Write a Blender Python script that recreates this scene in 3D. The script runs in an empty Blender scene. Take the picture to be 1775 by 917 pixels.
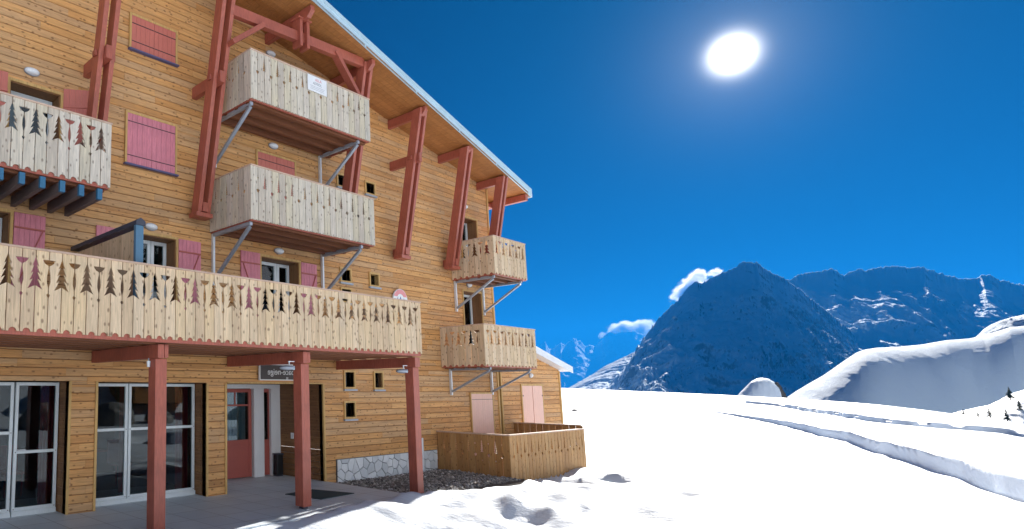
import bpy, math, random
import numpy as np
from mathutils import Vector, Matrix
random.seed(7)
SC = bpy.context.scene
COL = SC.collection
R = math.radians

# ------------------------------------------------------------------ camera
CX, CY, FPX, YH, EYE = 370.0, 528.0, 1088.0, 675.0, 2.05
PITCH = math.atan((YH-CY)/FPX)
AZ = math.atan((1805-CX)/math.hypot(FPX, YH-CY))          # facade direction against the view axis
cam_d = bpy.data.cameras.new('camera'); cam = bpy.data.objects.new('camera', cam_d); COL.objects.link(cam)
cam.location = (0, 0, EYE)
cam.rotation_euler = (math.pi/2+PITCH, 0, AZ-math.pi/2)
cam_d.sensor_width = 36.0; cam_d.lens = 36*FPX/1775
cam_d.shift_x = (887.5-CX)/1775; cam_d.shift_y = (CY-458.5)/1775
cam_d.clip_start = 0.1; cam_d.clip_end = 60000
SC.camera = cam

# ------------------------------------------------------------------ sun, sky, exposure
SUN_DIR = np.array([0.9026, 0.1781, 0.3892]); SUN_DIR /= np.linalg.norm(SUN_DIR)
SUN_EL = math.asin(SUN_DIR[2]); SUN_AZ = math.atan2(SUN_DIR[1], SUN_DIR[0])
sun_d = bpy.data.lights.new('sun', 'SUN'); sun_d.energy = 5.0; sun_d.angle = R(0.5); sun_d.color = (1.0, 0.945, 0.87)
sun = bpy.data.objects.new('sun', sun_d); COL.objects.link(sun)
sun.rotation_euler = Vector(SUN_DIR).to_track_quat('Z', 'Y').to_euler()
sun.location = (60, 10, 40)
SKY_STRENGTH = 0.115
world = bpy.data.worlds.new('World'); SC.world = world; world.use_nodes = True
nt = world.node_tree; nt.nodes.clear()
def wn(t, **kw):
    n = nt.nodes.new(t)
    for k, v in kw.items(): setattr(n, k, v)
    return n
sky = wn('ShaderNodeTexSky', sky_type='NISHITA', sun_disc=False, sun_elevation=SUN_EL, sun_rotation=math.pi/2-SUN_AZ,
         altitude=2200, air_density=1.0, dust_density=0.25, ozone_density=3.0)
hs = wn('ShaderNodeHueSaturation'); hs.inputs['Saturation'].default_value = 1.25
sepc = wn('ShaderNodeSeparateColor'); comc = wn('ShaderNodeCombineColor')
for i_, pw in enumerate((1.0, 1.8, 1.05)):      # a deeper, more contrasty mountain sky
    p_ = wn('ShaderNodeMath', operation='POWER'); nt.links.new(sepc.outputs[i_], p_.inputs[0]); p_.inputs[1].default_value = pw; nt.links.new(p_.outputs[0], comc.inputs[i_])
tint = wn('ShaderNodeMix', data_type='RGBA', blend_type='MULTIPLY'); tint.inputs[0].default_value = 1
tint.inputs[7].default_value = (0.0, 0.0016, 0.022, 1)
nt.links.new(sky.outputs[0], hs.inputs['Color']); nt.links.new(hs.outputs[0], sepc.inputs[0]); nt.links.new(comc.outputs[0], tint.inputs[6])
# aureole round the real sun: a glow by angle from the sun's direction
tc = wn('ShaderNodeTexCoord')
dot = wn('ShaderNodeVectorMath', operation='DOT_PRODUCT'); dot.inputs[1].default_value = tuple(SUN_DIR)
nt.links.new(tc.outputs['Generated'], dot.inputs[0])
acos = wn('ShaderNodeMath', operation='ARCCOSINE'); nt.links.new(dot.outputs['Value'], acos.inputs[0])
def glow(amp, width, power):
    a = wn('ShaderNodeMath', operation='DIVIDE'); nt.links.new(acos.outputs[0], a.inputs[0]); a.inputs[1].default_value = width
    b = wn('ShaderNodeMath', operation='POWER'); nt.links.new(a.outputs[0], b.inputs[0]); b.inputs[1].default_value = power
    c = wn('ShaderNodeMath', operation='MULTIPLY'); nt.links.new(b.outputs[0], c.inputs[0]); c.inputs[1].default_value = -1
    d = wn('ShaderNodeMath', operation='EXPONENT'); nt.links.new(c.outputs[0], d.inputs[0])
    e = wn('ShaderNodeMath', operation='MULTIPLY'); nt.links.new(d.outputs[0], e.inputs[0]); e.inputs[1].default_value = amp
    return e
g1, g2 = glow(30.0, R(0.75), 1.6), glow(1.0, R(2.3), 1.0)
g3 = glow(0.22, R(17), 1.4)
s12 = wn('ShaderNodeMath', operation='ADD'); nt.links.new(g1.outputs[0], s12.inputs[0]); nt.links.new(g2.outputs[0], s12.inputs[1])
wh = wn('ShaderNodeVectorMath', operation='SCALE'); wh.inputs[0].default_value = (1, 0.97, 0.92); nt.links.new(s12.outputs[0], wh.inputs['Scale'])
bl = wn('ShaderNodeVectorMath', operation='SCALE'); bl.inputs[0].default_value = (0.03, 0.55, 1.0); nt.links.new(g3.outputs[0], bl.inputs['Scale'])
ad = wn('ShaderNodeVectorMath', operation='ADD'); nt.links.new(wh.outputs[0], ad.inputs[0]); nt.links.new(bl.outputs[0], ad.inputs[1])
ad2 = wn('ShaderNodeVectorMath', operation='ADD'); nt.links.new(tint.outputs[2], ad2.inputs[0]); nt.links.new(ad.outputs[0], ad2.inputs[1])
bg = wn('ShaderNodeBackground'); bg.inputs['Strength'].default_value = SKY_STRENGTH
nt.links.new(ad2.outputs[0], bg.inputs['Color'])
wo = wn('ShaderNodeOutputWorld'); nt.links.new(bg.outputs[0], wo.inputs['Surface'])
SC.view_settings.view_transform = 'Standard'; SC.view_settings.look = 'None'
SC.view_settings.exposure = 1.9; SC.view_settings.gamma = 1.0
SC.view_settings.use_curve_mapping = False
SC.render.engine = 'CYCLES'
SC.cycles.use_denoising = True
SC.cycles.max_bounces = 10; SC.cycles.diffuse_bounces = 6; SC.cycles.volume_bounces = 1
SC.cycles.transparent_max_bounces = 12

# ------------------------------------------------------------------ materials
def mat(name):
    m = bpy.data.materials.new(name); m.use_nodes = True
    n = m.node_tree; b = n.nodes['Principled BSDF']; return m, n, b
def N(n, t, **kw):
    x = n.nodes.new(t)
    for k, v in kw.items(): setattr(x, k, v)
    return x
def L(n, a, b): n.links.new(a, b)
def rgb(*c): return (c[0], c[1], c[2], 1)
def ramp(n, stops):
    r = N(n, 'ShaderNodeValToRGB'); e = r.color_ramp.elements
    while len(e) < len(stops): e.new(0.5)
    for i, (p, c) in enumerate(stops): e[i].position = p; e[i].color = rgb(*c)
    return r
def mix(n, fac, a, b, mode='MIX'):
    x = N(n, 'ShaderNodeMix', data_type='RGBA', blend_type=mode)
    for i, v in ((0, fac), (6, a), (7, b)):
        if hasattr(v, 'links'): L(n, v, x.inputs[i])
        else: x.inputs[i].default_value = v if i == 0 else rgb(*v)
    return x.outputs[2]
def maprange(n, v, a, b, c=0, d=1):
    x = N(n, 'ShaderNodeMapRange'); L(n, v, x.inputs[0])
    for i, q in enumerate((a, b, c, d)): x.inputs[i+1].default_value = q
    return x.outputs[0]
def noise(n, vec, scale, detail=4, rough=0.55, dist=0.0):
    x = N(n, 'ShaderNodeTexNoise'); L(n, vec, x.inputs['Vector'])
    x.inputs['Scale'].default_value = scale; x.inputs['Detail'].default_value = detail
    x.inputs['Roughness'].default_value = rough; x.inputs['Distortion'].default_value = dist
    return x.outputs[0]

def wood(name, cols, axis='X', rough=0.62, grain=0.55, knots=1.0, weather=None, bump=0.25):
    """boards: one island per board, its own tone, grain along axis, knots"""
    m, n, b = mat(name)
    tcn = N(n, 'ShaderNodeTexCoord'); geo = N(n, 'ShaderNodeNewGeometry')
    off = N(n, 'ShaderNodeVectorMath', operation='SCALE'); off.inputs[0].default_value = (37, 53, 71)
    L(n, geo.outputs['Random Per Island'], off.inputs['Scale'])
    v = N(n, 'ShaderNodeVectorMath', operation='ADD'); L(n, tcn.outputs['Object'], v.inputs[0]); L(n, off.outputs[0], v.inputs[1])
    mp = N(n, 'ShaderNodeMapping'); L(n, v.outputs[0], mp.inputs[0])
    s = {'X': (1, 14, 14), 'Y': (14, 1, 14), 'Z': (14, 14, 1)}[axis]; mp.inputs['Scale'].default_value = s
    g1_ = noise(n, mp.outputs[0], 3.0, 5, 0.65, 0.6)
    g2_ = noise(n, mp.outputs[0], 0.9, 3, 0.5, 0.2)
    big = noise(n, v.outputs[0], 1.3, 2)
    r = ramp(n, [(i/(len(cols)-1), c) for i, c in enumerate(cols)])
    # tone per board
    h = N(n, 'ShaderNodeMath', operation='MULTIPLY_ADD'); L(n, geo.outputs['Random Per Island'], h.inputs[0]); h.inputs[1].default_value = 0.72
    bb = N(n, 'ShaderNodeMath', operation='MULTIPLY'); L(n, big, bb.inputs[0]); bb.inputs[1].default_value = 0.28
    L(n, bb.outputs[0], h.inputs[2]); L(n, h.outputs[0], r.inputs[0])
    dark = maprange(n, g1_, 0.35, 0.75, 1.08, 1.0-grain*0.55)
    dark2 = maprange(n, g2_, 0.3, 0.7, 1.06, 0.86)
    dm = N(n, 'ShaderNodeMath', operation='MULTIPLY'); L(n, dark, dm.inputs[0]); L(n, dark2, dm.inputs[1])
    sc = N(n, 'ShaderNodeVectorMath', operation='SCALE'); L(n, r.outputs[0], sc.inputs[0]); L(n, dm.outputs[0], sc.inputs['Scale'])
    col = sc.outputs[0]
    if knots:
        sp = N(n, 'ShaderNodeSeparateXYZ'); L(n, v.outputs[0], sp.inputs[0]); sm_ = N(n, 'ShaderNodeMath', operation='ADD')
        L(n, sp.outputs[0], sm_.inputs[0]); L(n, sp.outputs[1], sm_.inputs[1]); cb = N(n, 'ShaderNodeCombineXYZ'); L(n, sm_.outputs[0], cb.inputs[0]); L(n, sp.outputs[2], cb.inputs[1])
        mk = N(n, 'ShaderNodeMapping'); L(n, cb.outputs[0], mk.inputs[0])
        k = {'X': (1, 1.7, 1), 'Y': (1, 1.7, 1), 'Z': (1.7, 1, 1)}[axis]; mk.inputs['Scale'].default_value = k
        vo = N(n, 'ShaderNodeTexVoronoi', voronoi_dimensions='2D'); L(n, mk.outputs[0], vo.inputs['Vector']); vo.inputs['Scale'].default_value = 4.2
        wob = noise(n, v.outputs[0], 9, 2)
        q = N(n, 'ShaderNodeMath', operation='MULTIPLY_ADD'); L(n, wob, q.inputs[0]); q.inputs[1].default_value = 0.22; L(n, vo.outputs['Distance'], q.inputs[2])
        kf = maprange(n, q.outputs[0], 0.15, 0.25, 0.75*knots, 0.0)
        col = mix(n, kf, col, (cols[0][0]*.34, cols[0][1]*.26, cols[0][2]*.22))
    if weather:
        wz, wc, wf = weather
        w = noise(n, tcn.outputs['Object'], wz, 5, 0.6)
        col = mix(n, maprange(n, w, 0.5, 0.72, 0, wf), col, wc)
    L(n, col, b.inputs['Base Color']); b.inputs['Roughness'].default_value = rough
    b.inputs['Specular IOR Level'].default_value = 0.35
    bp = N(n, 'ShaderNodeBump'); bp.inputs['Strength'].default_value = bump; bp.inputs['Distance'].default_value = 0.004
    L(n, g1_, bp.inputs['Height']); L(n, bp.outputs[0], b.inputs['Normal'])
    return m

def paint(name, c, rough=0.45, var=0.12, metallic=0.0, axis='Z', scale=6, wear=None):
    m, n, b = mat(name)
    tcn = N(n, 'ShaderNodeTexCoord'); mp = N(n, 'ShaderNodeMapping'); L(n, tcn.outputs['Object'], mp.inputs[0])
    mp.inputs['Scale'].default_value = {'X': (1, 8, 8), 'Y': (8, 1, 8), 'Z': (8, 8, 1), '-': (1, 1, 1)}[axis]
    f = noise(n, mp.outputs[0], scale, 5, 0.65)
    f2 = noise(n, tcn.outputs['Object'], 1.7, 3)
    a = maprange(n, f, 0.3, 0.7, 1-var, 1+var); a2 = maprange(n, f2, 0.3, 0.7, 1-var*.7, 1+var*.7)
    mu = N(n, 'ShaderNodeMath', operation='MULTIPLY'); L(n, a, mu.inputs[0]); L(n, a2, mu.inputs[1])
    sc = N(n, 'ShaderNodeVectorMath', operation='SCALE'); sc.inputs[0].default_value = c; L(n, mu.outputs[0], sc.inputs['Scale'])
    col = sc.outputs[0]
    if wear:
        col = mix(n, maprange(n, f, 0.62, 0.7, 0, 0.6), col, wear)
    L(n, col, b.inputs['Base Color']); b.inputs['Metallic'].default_value = metallic
    L(n, maprange(n, f, 0.3, 0.7, rough*0.85, min(1, rough*1.2)), b.inputs['Roughness'])
    bp = N(n, 'ShaderNodeBump'); bp.inputs['Strength'].default_value = 0.15; bp.inputs['Distance'].default_value = 0.003
    L(n, f, bp.inputs['Height']); L(n, bp.outputs[0], b.inputs['Normal'])
    return m

M = {}
M['siding'] = wood('siding', [(0.46, 0.23, 0.085), (0.64, 0.315, 0.105), (0.74, 0.395, 0.145), (0.60, 0.355, 0.17), (0.80, 0.47, 0.21)], 'X', weather=(0.45, (0.42, 0.27, 0.15), 0.45))
M['siding_side'] = wood('siding_side', [(0.36, 0.18, 0.065), (0.47, 0.245, 0.085), (0.55, 0.30, 0.105)], 'Y')
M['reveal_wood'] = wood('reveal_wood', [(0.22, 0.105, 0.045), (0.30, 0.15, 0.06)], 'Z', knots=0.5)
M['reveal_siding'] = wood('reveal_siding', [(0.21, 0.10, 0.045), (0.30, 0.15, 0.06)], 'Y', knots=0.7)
M['trim_wood'] = wood('trim_wood', [(0.62, 0.38, 0.13), (0.68, 0.44, 0.17)], 'Z', knots=0.3)
M['balcony_board'] = wood('balcony_board', [(0.54, 0.40, 0.28), (0.70, 0.52, 0.33), (0.80, 0.62, 0.42), (0.74, 0.55, 0.33), (0.66, 0.55, 0.44)], 'Z', knots=1.0, grain=0.6, rough=0.7)
M['grey_board'] = wood('grey_board', [(0.46, 0.40, 0.34), (0.62, 0.54, 0.44), (0.72, 0.65, 0.55), (0.66, 0.58, 0.43), (0.56, 0.53, 0.50)], 'Z', knots=0.9, grain=0.65, rough=0.75)
M['fence_board'] = wood('fence_board', [(0.40, 0.20, 0.07), (0.48, 0.26, 0.095), (0.54, 0.32, 0.13)], 'Z', knots=0.8, grain=0.6)
M['screen_board'] = wood('screen_board', [(0.66, 0.46, 0.28), (0.76, 0.56, 0.36)], 'Z', knots=0.9, grain=0.5)
M['rail_wood'] = wood('rail_wood', [(0.60, 0.42, 0.32), (0.66, 0.48, 0.36)], 'X', knots=0.3)
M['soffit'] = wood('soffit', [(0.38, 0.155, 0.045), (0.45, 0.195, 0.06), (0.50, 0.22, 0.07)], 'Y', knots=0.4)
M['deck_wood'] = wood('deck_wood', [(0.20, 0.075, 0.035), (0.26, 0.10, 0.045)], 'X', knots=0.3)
M['red_timber'] = paint('red_timber', (0.37, 0.098, 0.062), 0.42, 0.22, wear=(0.43, 0.15, 0.11))
M['red_paint'] = paint('red_paint', (0.42, 0.10, 0.075), 0.5, 0.08)
M['shutter_paint'] = paint('shutter_paint', (0.62, 0.205, 0.255), 0.5, 0.16, wear=(0.66, 0.30, 0.30))
M['shutter_red'] = paint('shutter_red', (0.55, 0.16, 0.12), 0.5, 0.10)
M['shutter_pale'] = paint('shutter_pale', (0.80, 0.50, 0.40), 0.5, 0.07)
M['iron'] = paint('iron', (0.06, 0.04, 0.05), 0.5, 0.1)
M['galvanised'] = paint('galvanised', (0.34, 0.38, 0.44), 0.5, 0.14, 0.35, '-', 9)
M['galv_pale'] = paint('galv_pale', (0.72, 0.76, 0.80), 0.45, 0.06, 0.2, '-', 9)
M['fascia_metal'] = paint('fascia_metal', (0.50, 0.66, 0.74), 0.45, 0.06, 0.1, '-', 3)
M['blue_steel'] = paint('blue_steel', (0.07, 0.17, 0.27), 0.45, 0.10, 0.0, '-', 8)
M['dark_steel'] = paint('dark_steel', (0.045, 0.05, 0.075), 0.5, 0.10, 0.0, '-', 8)
M['joist_dark'] = paint('joist_dark', (0.16, 0.12, 0.115), 0.7, 0.2, 0.0, 'Y', 8)
M['joist_blue'] = paint('joist_blue', (0.03, 0.15, 0.28), 0.5, 0.1)
M['white_frame'] = paint('white_frame', (0.70, 0.76, 0.78), 0.4, 0.05)
M['white_plain'] = paint('white_plain', (0.82, 0.83, 0.84), 0.45, 0.04)
M['lamp_glass'] = paint('lamp_glass', (0.80, 0.83, 0.86), 0.25, 0.04)
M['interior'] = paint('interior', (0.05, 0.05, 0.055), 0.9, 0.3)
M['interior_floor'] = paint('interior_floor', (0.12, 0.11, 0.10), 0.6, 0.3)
M['curtain'] = paint('curtain', (0.42, 0.02, 0.035), 0.8, 0.15)
M['net_curtain'] = paint('net_curtain', (0.62, 0.66, 0.70), 0.9, 0.08)
M['black_plastic'] = paint('black_plastic', (0.015, 0.018, 0.02), 0.35, 0.1)
M['mat_rubber'] = paint('mat_rubber', (0.03, 0.055, 0.06), 0.85, 0.25, 0, '-', 60)
M['sign_dark'] = paint('sign_dark', (0.055, 0.042, 0.038), 0.5, 0.15)
M['sign_text'] = paint('sign_text', (0.75, 0.74, 0.72), 0.6, 0.03)
M['text_grey'] = paint('text_grey', (0.42, 0.44, 0.48), 0.6, 0.03)
M['text_red'] = paint('text_red', (0.75, 0.35, 0.38), 0.6, 0.03)
M['sign_blue'] = paint('sign_blue', (0.06, 0.16, 0.42), 0.6, 0.05)
M['sill_dark'] = paint('sill_dark', (0.09, 0.09, 0.20), 0.5, 0.1)
M['sign_pink'] = paint('sign_pink', (0.78, 0.30, 0.32), 0.5, 0.05)
M['hut_wood'] = wood('hut_wood', [(0.55, 0.22, 0.06), (0.62, 0.28, 0.08)], 'X')
M['bounce_absorber'] = paint('bounce_absorber', (0.03, 0.05, 0.045), 0.95, 0.4, 0, '-', .01)  # dark tone for unseen ground, added to soak up bounced light
M['bark'] = paint('bark', (0.10, 0.065, 0.045), 0.9, 0.3)
M['needles'] = paint('needles', (0.025, 0.05, 0.03), 0.9, 0.3)

def glass():
    m, n, b = mat('window_glass'); n.nodes.remove(b)
    out = n.nodes['Material Output']
    tr = N(n, 'ShaderNodeBsdfTransparent'); tr.inputs[0].default_value = (0.52, 0.60, 0.62, 1)
    gl = N(n, 'ShaderNodeBsdfGlossy'); gl.inputs['Roughness'].default_value = 0.015; gl.inputs[0].default_value = (0.95, 0.97, 1, 1)
    fr = N(n, 'ShaderNodeFresnel'); fr.inputs[0].default_value = 1.5
    mx = N(n, 'ShaderNodeMixShader'); L(n, fr.outputs[0], mx.inputs[0]); L(n, tr.outputs[0], mx.inputs[1]); L(n, gl.outputs[0], mx.inputs[2])
    tcn = N(n, 'ShaderNodeTexCoord'); bp = N(n, 'ShaderNodeBump'); bp.inputs['Strength'].default_value = 0.05; bp.inputs['Distance'].default_value = 0.02
    L(n, noise(n, tcn.outputs['Object'], 1.1, 1), bp.inputs['Height']); L(n, bp.outputs[0], gl.inputs['Normal'])
    L(n, mx.outputs[0], out.inputs[0]); return m
M['glass'] = glass()

def snow(name, fine=True):
    m, n, b = mat(name)
    geo = N(n, 'ShaderNodeNewGeometry'); p = geo.outputs['Position']
    a = noise(n, p, 0.35, 5, 0.5)
    r = ramp(n, [(0.3, (0.74, 0.815, 0.90)), (0.7, (0.78, 0.845, 0.92))]); L(n, a, r.inputs[0]); L(n, r.outputs[0], b.inputs['Base Color'])
    b.inputs['Roughness'].default_value = 0.65
    b.inputs['Specular IOR Level'].default_value = 0.25
    if fine:
        mp_ = N(n, 'ShaderNodeMapping'); L(n, p, mp_.inputs[0]); mp_.inputs['Scale'].default_value = (1, .45, 1); mp_.inputs['Rotation'].default_value = (0, 0, .5)
        s1 = noise(n, mp_.outputs[0], 1.3, 7, 0.66); s2 = noise(n, p, 45, 3, 0.7)
        b1 = N(n, 'ShaderNodeBump'); b1.inputs['Strength'].default_value = 0.6; b1.inputs['Distance'].default_value = 0.10; L(n, s1, b1.inputs['Height'])
        b2 = N(n, 'ShaderNodeBump'); b2.inputs['Strength'].default_value = 0.5; b2.inputs['Distance'].default_value = 0.006; L(n, s2, b2.inputs['Height'])
        L(n, b1.outputs[0], b2.inputs['Normal']); L(n, b2.outputs[0], b.inputs['Normal'])
    return m
M['snow'] = snow('snow')

def alpine(name, scale, rock=(0.10, 0.10, 0.11), thr=(0.50, 0.72), bumpd=8.0):
    """snow with rock on the steep parts"""
    m, n, b = mat(name)
    geo = N(n, 'ShaderNodeNewGeometry'); p = geo.outputs['Position']
    sep = N(n, 'ShaderNodeSeparateXYZ'); L(n, geo.outputs['Normal'], sep.inputs[0])
    f = noise(n, p, scale, 8, 0.68, 0.6); f3 = noise(n, p, scale*14, 6, 0.75, 0.3)
    mp = N(n, 'ShaderNodeMapping'); L(n, p, mp.inputs[0]); mp.inputs['Scale'].default_value = (1, 1, 0.35)
    f2 = noise(n, mp.outputs[0], scale*4, 6, 0.7, 0.4)
    q = N(n, 'ShaderNodeMath', operation='ADD'); L(n, maprange(n, f, 0.25, 0.75, -0.22, 0.22), q.inputs[0]); L(n, sep.outputs[2], q.inputs[1])
    q2 = N(n, 'ShaderNodeMath', operation='ADD'); L(n, maprange(n, f2, 0.25, 0.75, -0.28, 0.28), q2.inputs[0]); L(n, q.outputs[0], q2.inputs[1])
    fac = maprange(n, q2.outputs[0], thr[0], thr[1], 0, 1)
    L(n, mix(n, fac, rock, (0.74, 0.85, 0.95)), b.inputs['Base Color']); b.inputs['Roughness'].default_value = 0.8
    b.inputs['Specular IOR Level'].default_value = 0.1
    bp = N(n, 'ShaderNodeBump'); bp.inputs['Strength'].default_value = 0.7; bp.inputs['Distance'].default_value = bumpd
    L(n, f3, bp.inputs['Height']); L(n, bp.outputs[0], b.inputs['Normal'])
    return m
M['alpine'] = alpine('alpine', 0.006, (0.15, 0.20, 0.28), (0.34, 0.60), 6)
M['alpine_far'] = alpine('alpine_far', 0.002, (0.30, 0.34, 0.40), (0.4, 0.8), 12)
M['hill_snow'] = alpine('hill_snow', 0.05, (0.16, 0.13, 0.10), (0.05, 0.12), 0.5)

def paving():
    m, n, b = mat('paving_slabs')
    geo = N(n, 'ShaderNodeNewGeometry'); mp = N(n, 'ShaderNodeMapping'); L(n, geo.outputs['Position'], mp.inputs[0])
    br = N(n, 'ShaderNodeTexBrick'); L(n, mp.outputs[0], br.inputs['Vector']); br.offset = 0.0
    br.inputs['Color1'].default_value = rgb(0.58, 0.66, 0.72); br.inputs['Color2'].default_value = rgb(0.66, 0.73, 0.78); br.inputs['Mortar'].default_value = rgb(0.24, 0.26, 0.28)
    br.inputs['Scale'].default_value = 1.0; br.inputs['Mortar Size'].default_value = 0.006; br.inputs['Brick Width'].default_value = 0.6; br.inputs['Row Height'].default_value = 0.6
    f = noise(n, geo.outputs['Position'], 1.2, 6, 0.65)
    f2 = noise(n, geo.outputs['Position'], 60, 3, 0.6)
    c = mix(n, maprange(n, f, 0.4, 0.7, 0, 0.35), br.outputs[0], (0.44, 0.49, 0.53))
    c = mix(n, maprange(n, f2, 0.4, 0.7, 0, 0.25), c, (0.42, 0.43, 0.44))
    L(n, c, b.inputs['Base Color']); b.inputs['Roughness'].default_value = 0.55
    bp = N(n, 'ShaderNodeBump'); bp.inputs['Strength'].default_value = 0.3; bp.inputs['Distance'].default_value = 0.004; L(n, br.outputs['Fac'], bp.inputs['Height']); bp.invert = True
    L(n, bp.outputs[0], b.inputs['Normal'])
    return m
M['paving'] = paving()
def stone():
    m, n, b = mat('white_stone')
    geo = N(n, 'ShaderNodeNewGeometry'); f = noise(n, geo.outputs['Position'], 5, 5)
    r = ramp(n, [(0.0, (0.55, 0.58, 0.60)), (0.5, (0.74, 0.76, 0.77)), (1.0, (0.84, 0.85, 0.85))]); L(n, geo.outputs['Random Per Island'], r.inputs[0])
    L(n, mix(n, maprange(n, f, 0.4, 0.7, 0, 0.3), r.outputs[0], (0.50, 0.52, 0.54)), b.inputs['Base Color']); b.inputs['Roughness'].default_value = 0.7
    bp = N(n, 'ShaderNodeBump'); bp.inputs['Strength'].default_value = 0.5; bp.inputs['Distance'].default_value = 0.02; L(n, f, bp.inputs['Height']); L(n, bp.outputs[0], b.inputs['Normal'])
    return m
M['stone'] = stone()
M['mortar'] = paint('mortar', (0.13, 0.14, 0.15), 0.9, 0.2)
def gravel():
    m, n, b = mat('gravel')
    geo = N(n, 'ShaderNodeNewGeometry')
    r = ramp(n, [(0.0, (0.10, 0.10, 0.10)), (0.5, (0.26, 0.25, 0.235)), (0.9, (0.42, 0.40, 0.37)), (1.0, (0.7, 0.7, 0.7))]); L(n, geo.outputs['Random Per Island'], r.inputs[0])
    L(n, r.outputs[0], b.inputs['Base Color']); b.inputs['Roughness'].default_value = 0.85; return m
M['gravel'] = gravel()
M['soil'] = paint('soil', (0.10, 0.085, 0.07), 0.95, 0.3, 0, '-', 20)
M['rock_grey'] = paint('rock_grey', (0.20, 0.19, 0.175), 0.9, 0.45, 0, '-', 2)
M['rock'] = paint('rock', (0.06, 0.055, 0.05), 0.9, 0.4, 0, '-', 2)

# ------------------------------------------------------------------ mesh helpers
class MB:
    def __init__(s): s.v = []; s.f = []
    def add(s, vs, fs):
        o = len(s.v); s.v += [tuple(float(q) for q in p) for p in vs]; s.f += [tuple(i+o for i in f) for f in fs]; return s
    def box(s, x0, x1, y0, y1, z0, z1):
        return s.add([(x0,y0,z0),(x1,y0,z0),(x1,y1,z0),(x0,y1,z0),(x0,y0,z1),(x1,y0,z1),(x1,y1,z1),(x0,y1,z1)],
                     [(0,3,2,1),(4,5,6,7),(0,1,5,4),(1,2,6,5),(2,3,7,6),(3,0,4,7)])
    def prism(s, poly, o, u, v, d):
        """polygon (a,b) in the plane o + a*u + b*v, extruded by vector d"""
        o, u, v, d = (np.array(q, float) for q in (o, u, v, d))
        P = [o+a*u+b*v for a, b in poly]; n = len(P)
        if np.dot(np.cross(u, v), d) > 0: cap0, cap1 = tuple(range(n))[::-1], tuple(range(n, 2*n)); fl = False
        else: cap0, cap1 = tuple(range(n)), tuple(range(n, 2*n))[::-1]; fl = True
        area = sum(poly[i][0]*poly[(i+1) % n][1]-poly[(i+1) % n][0]*poly[i][1] for i in range(n))
        sides = [(i, (i+1) % n, n+(i+1) % n, n+i) for i in range(n)]
        fs = [cap0, cap1]+([q[::-1] for q in sides] if fl else sides)
        if area < 0: fs = [q[::-1] for q in fs]
        return s.add(P+[p+d for p in P], fs)
    def beam(s, p0, p1, w, h, up=(0, 0, 1)):
        p0, p1, up = (np.array(q, float) for q in (p0, p1, up)); d = p1-p0; d /= np.linalg.norm(d)
        a = np.cross(d, up); a /= np.linalg.norm(a); b = np.cross(a, d)
        P = [p+sx*a*w/2+sy*b*h/2 for p in (p0, p1) for sx, sy in ((-1,-1),(1,-1),(1,1),(-1,1))]
        return s.add(P, [(3,2,1,0),(4,5,6,7),(0,1,5,4),(1,2,6,5),(2,3,7,6),(3,0,4,7)])
    def tube(s, p0, p1, r0, r1=None, n=10):
        r1 = r0 if r1 is None else r1
        p0, p1 = np.array(p0, float), np.array(p1, float); d = p1-p0; d /= np.linalg.norm(d)
        a = np.cross(d, (0, 0, 1) if abs(d[2]) < .9 else (1, 0, 0)); a /= np.linalg.norm(a); b = np.cross(d, a)
        P = [p+r*(math.cos(t)*a+math.sin(t)*b) for p, r in ((p0, r0), (p1, r1)) for t in (2*math.pi*i/n for i in range(n))]
        return s.add(P, [tuple(range(n)), tuple(range(n, 2*n))[::-1]]+[(i, n+i, n+(i+1) % n, (i+1) % n) for i in range(n)])
    def ellipsoid(s, c, rx, ry, rz, nu=14, nv=8):
        P = [(c[0], c[1], c[2]-rz)]; F = []
        for j in range(1, nv):
            t = -math.pi/2+math.pi*j/nv
            for i in range(nu):
                p = 2*math.pi*i/nu; P.append((c[0]+rx*math.cos(t)*math.cos(p), c[1]+ry*math.cos(t)*math.sin(p), c[2]+rz*math.sin(t)))
        P.append((c[0], c[1], c[2]+rz)); last = len(P)-1
        for i in range(nu):
            k = (i+1) % nu; F.append((0, 1+k, 1+i)); F.append((last, last-nu+i, last-nu+k))
            for j in range(nv-2): a, b = 1+j*nu+i, 1+j*nu+k; F.append((a, b, b+nu, a+nu))
        return s.add(P, F)

def base_of(vs):
    a = np.array(vs); return np.array([(a[:, 0].min()+a[:, 0].max())/2, (a[:, 1].min()+a[:, 1].max())/2, a[:, 2].min()])
WP = {}                                                      # world place of every object made here
def obj(name, mb, m, parent=None, bevel=0, smooth=False, keep_origin=False):
    c = np.zeros(3) if keep_origin else base_of(mb.v)
    me = bpy.data.meshes.new(name); me.from_pydata([tuple(np.array(p)-c) for p in mb.v], [], mb.f); me.update()
    if smooth: me.polygons.foreach_set('use_smooth', [True]*len(me.polygons))
    o = bpy.data.objects.new(name, me); COL.objects.link(o); me.materials.append(M[m] if isinstance(m, str) else m)
    WP[o.name] = c
    if parent: o.parent = parent; o.location = c-WP[parent.name]
    else: o.location = c
    if bevel:
        b = o.modifiers.new('bevel', 'BEVEL'); b.width = bevel; b.segments = 2; b.limit_method = 'ANGLE'
    return o
def tag(o, label, cat, group=None, kind=None):
    o['label'] = label; o['category'] = cat
    if group: o['group'] = group
    if kind: o['kind'] = kind
    return o
def struct(o, label, cat): return tag(o, label, cat, None, 'structure')
def thing(name, label, cat, loc, group=None):
    o = bpy.data.objects.new(name, None); COL.objects.link(o); o.location = loc; o.empty_display_size = 0.3
    WP[o.name] = np.array(loc, float); return tag(o, label, cat, group)
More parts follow.
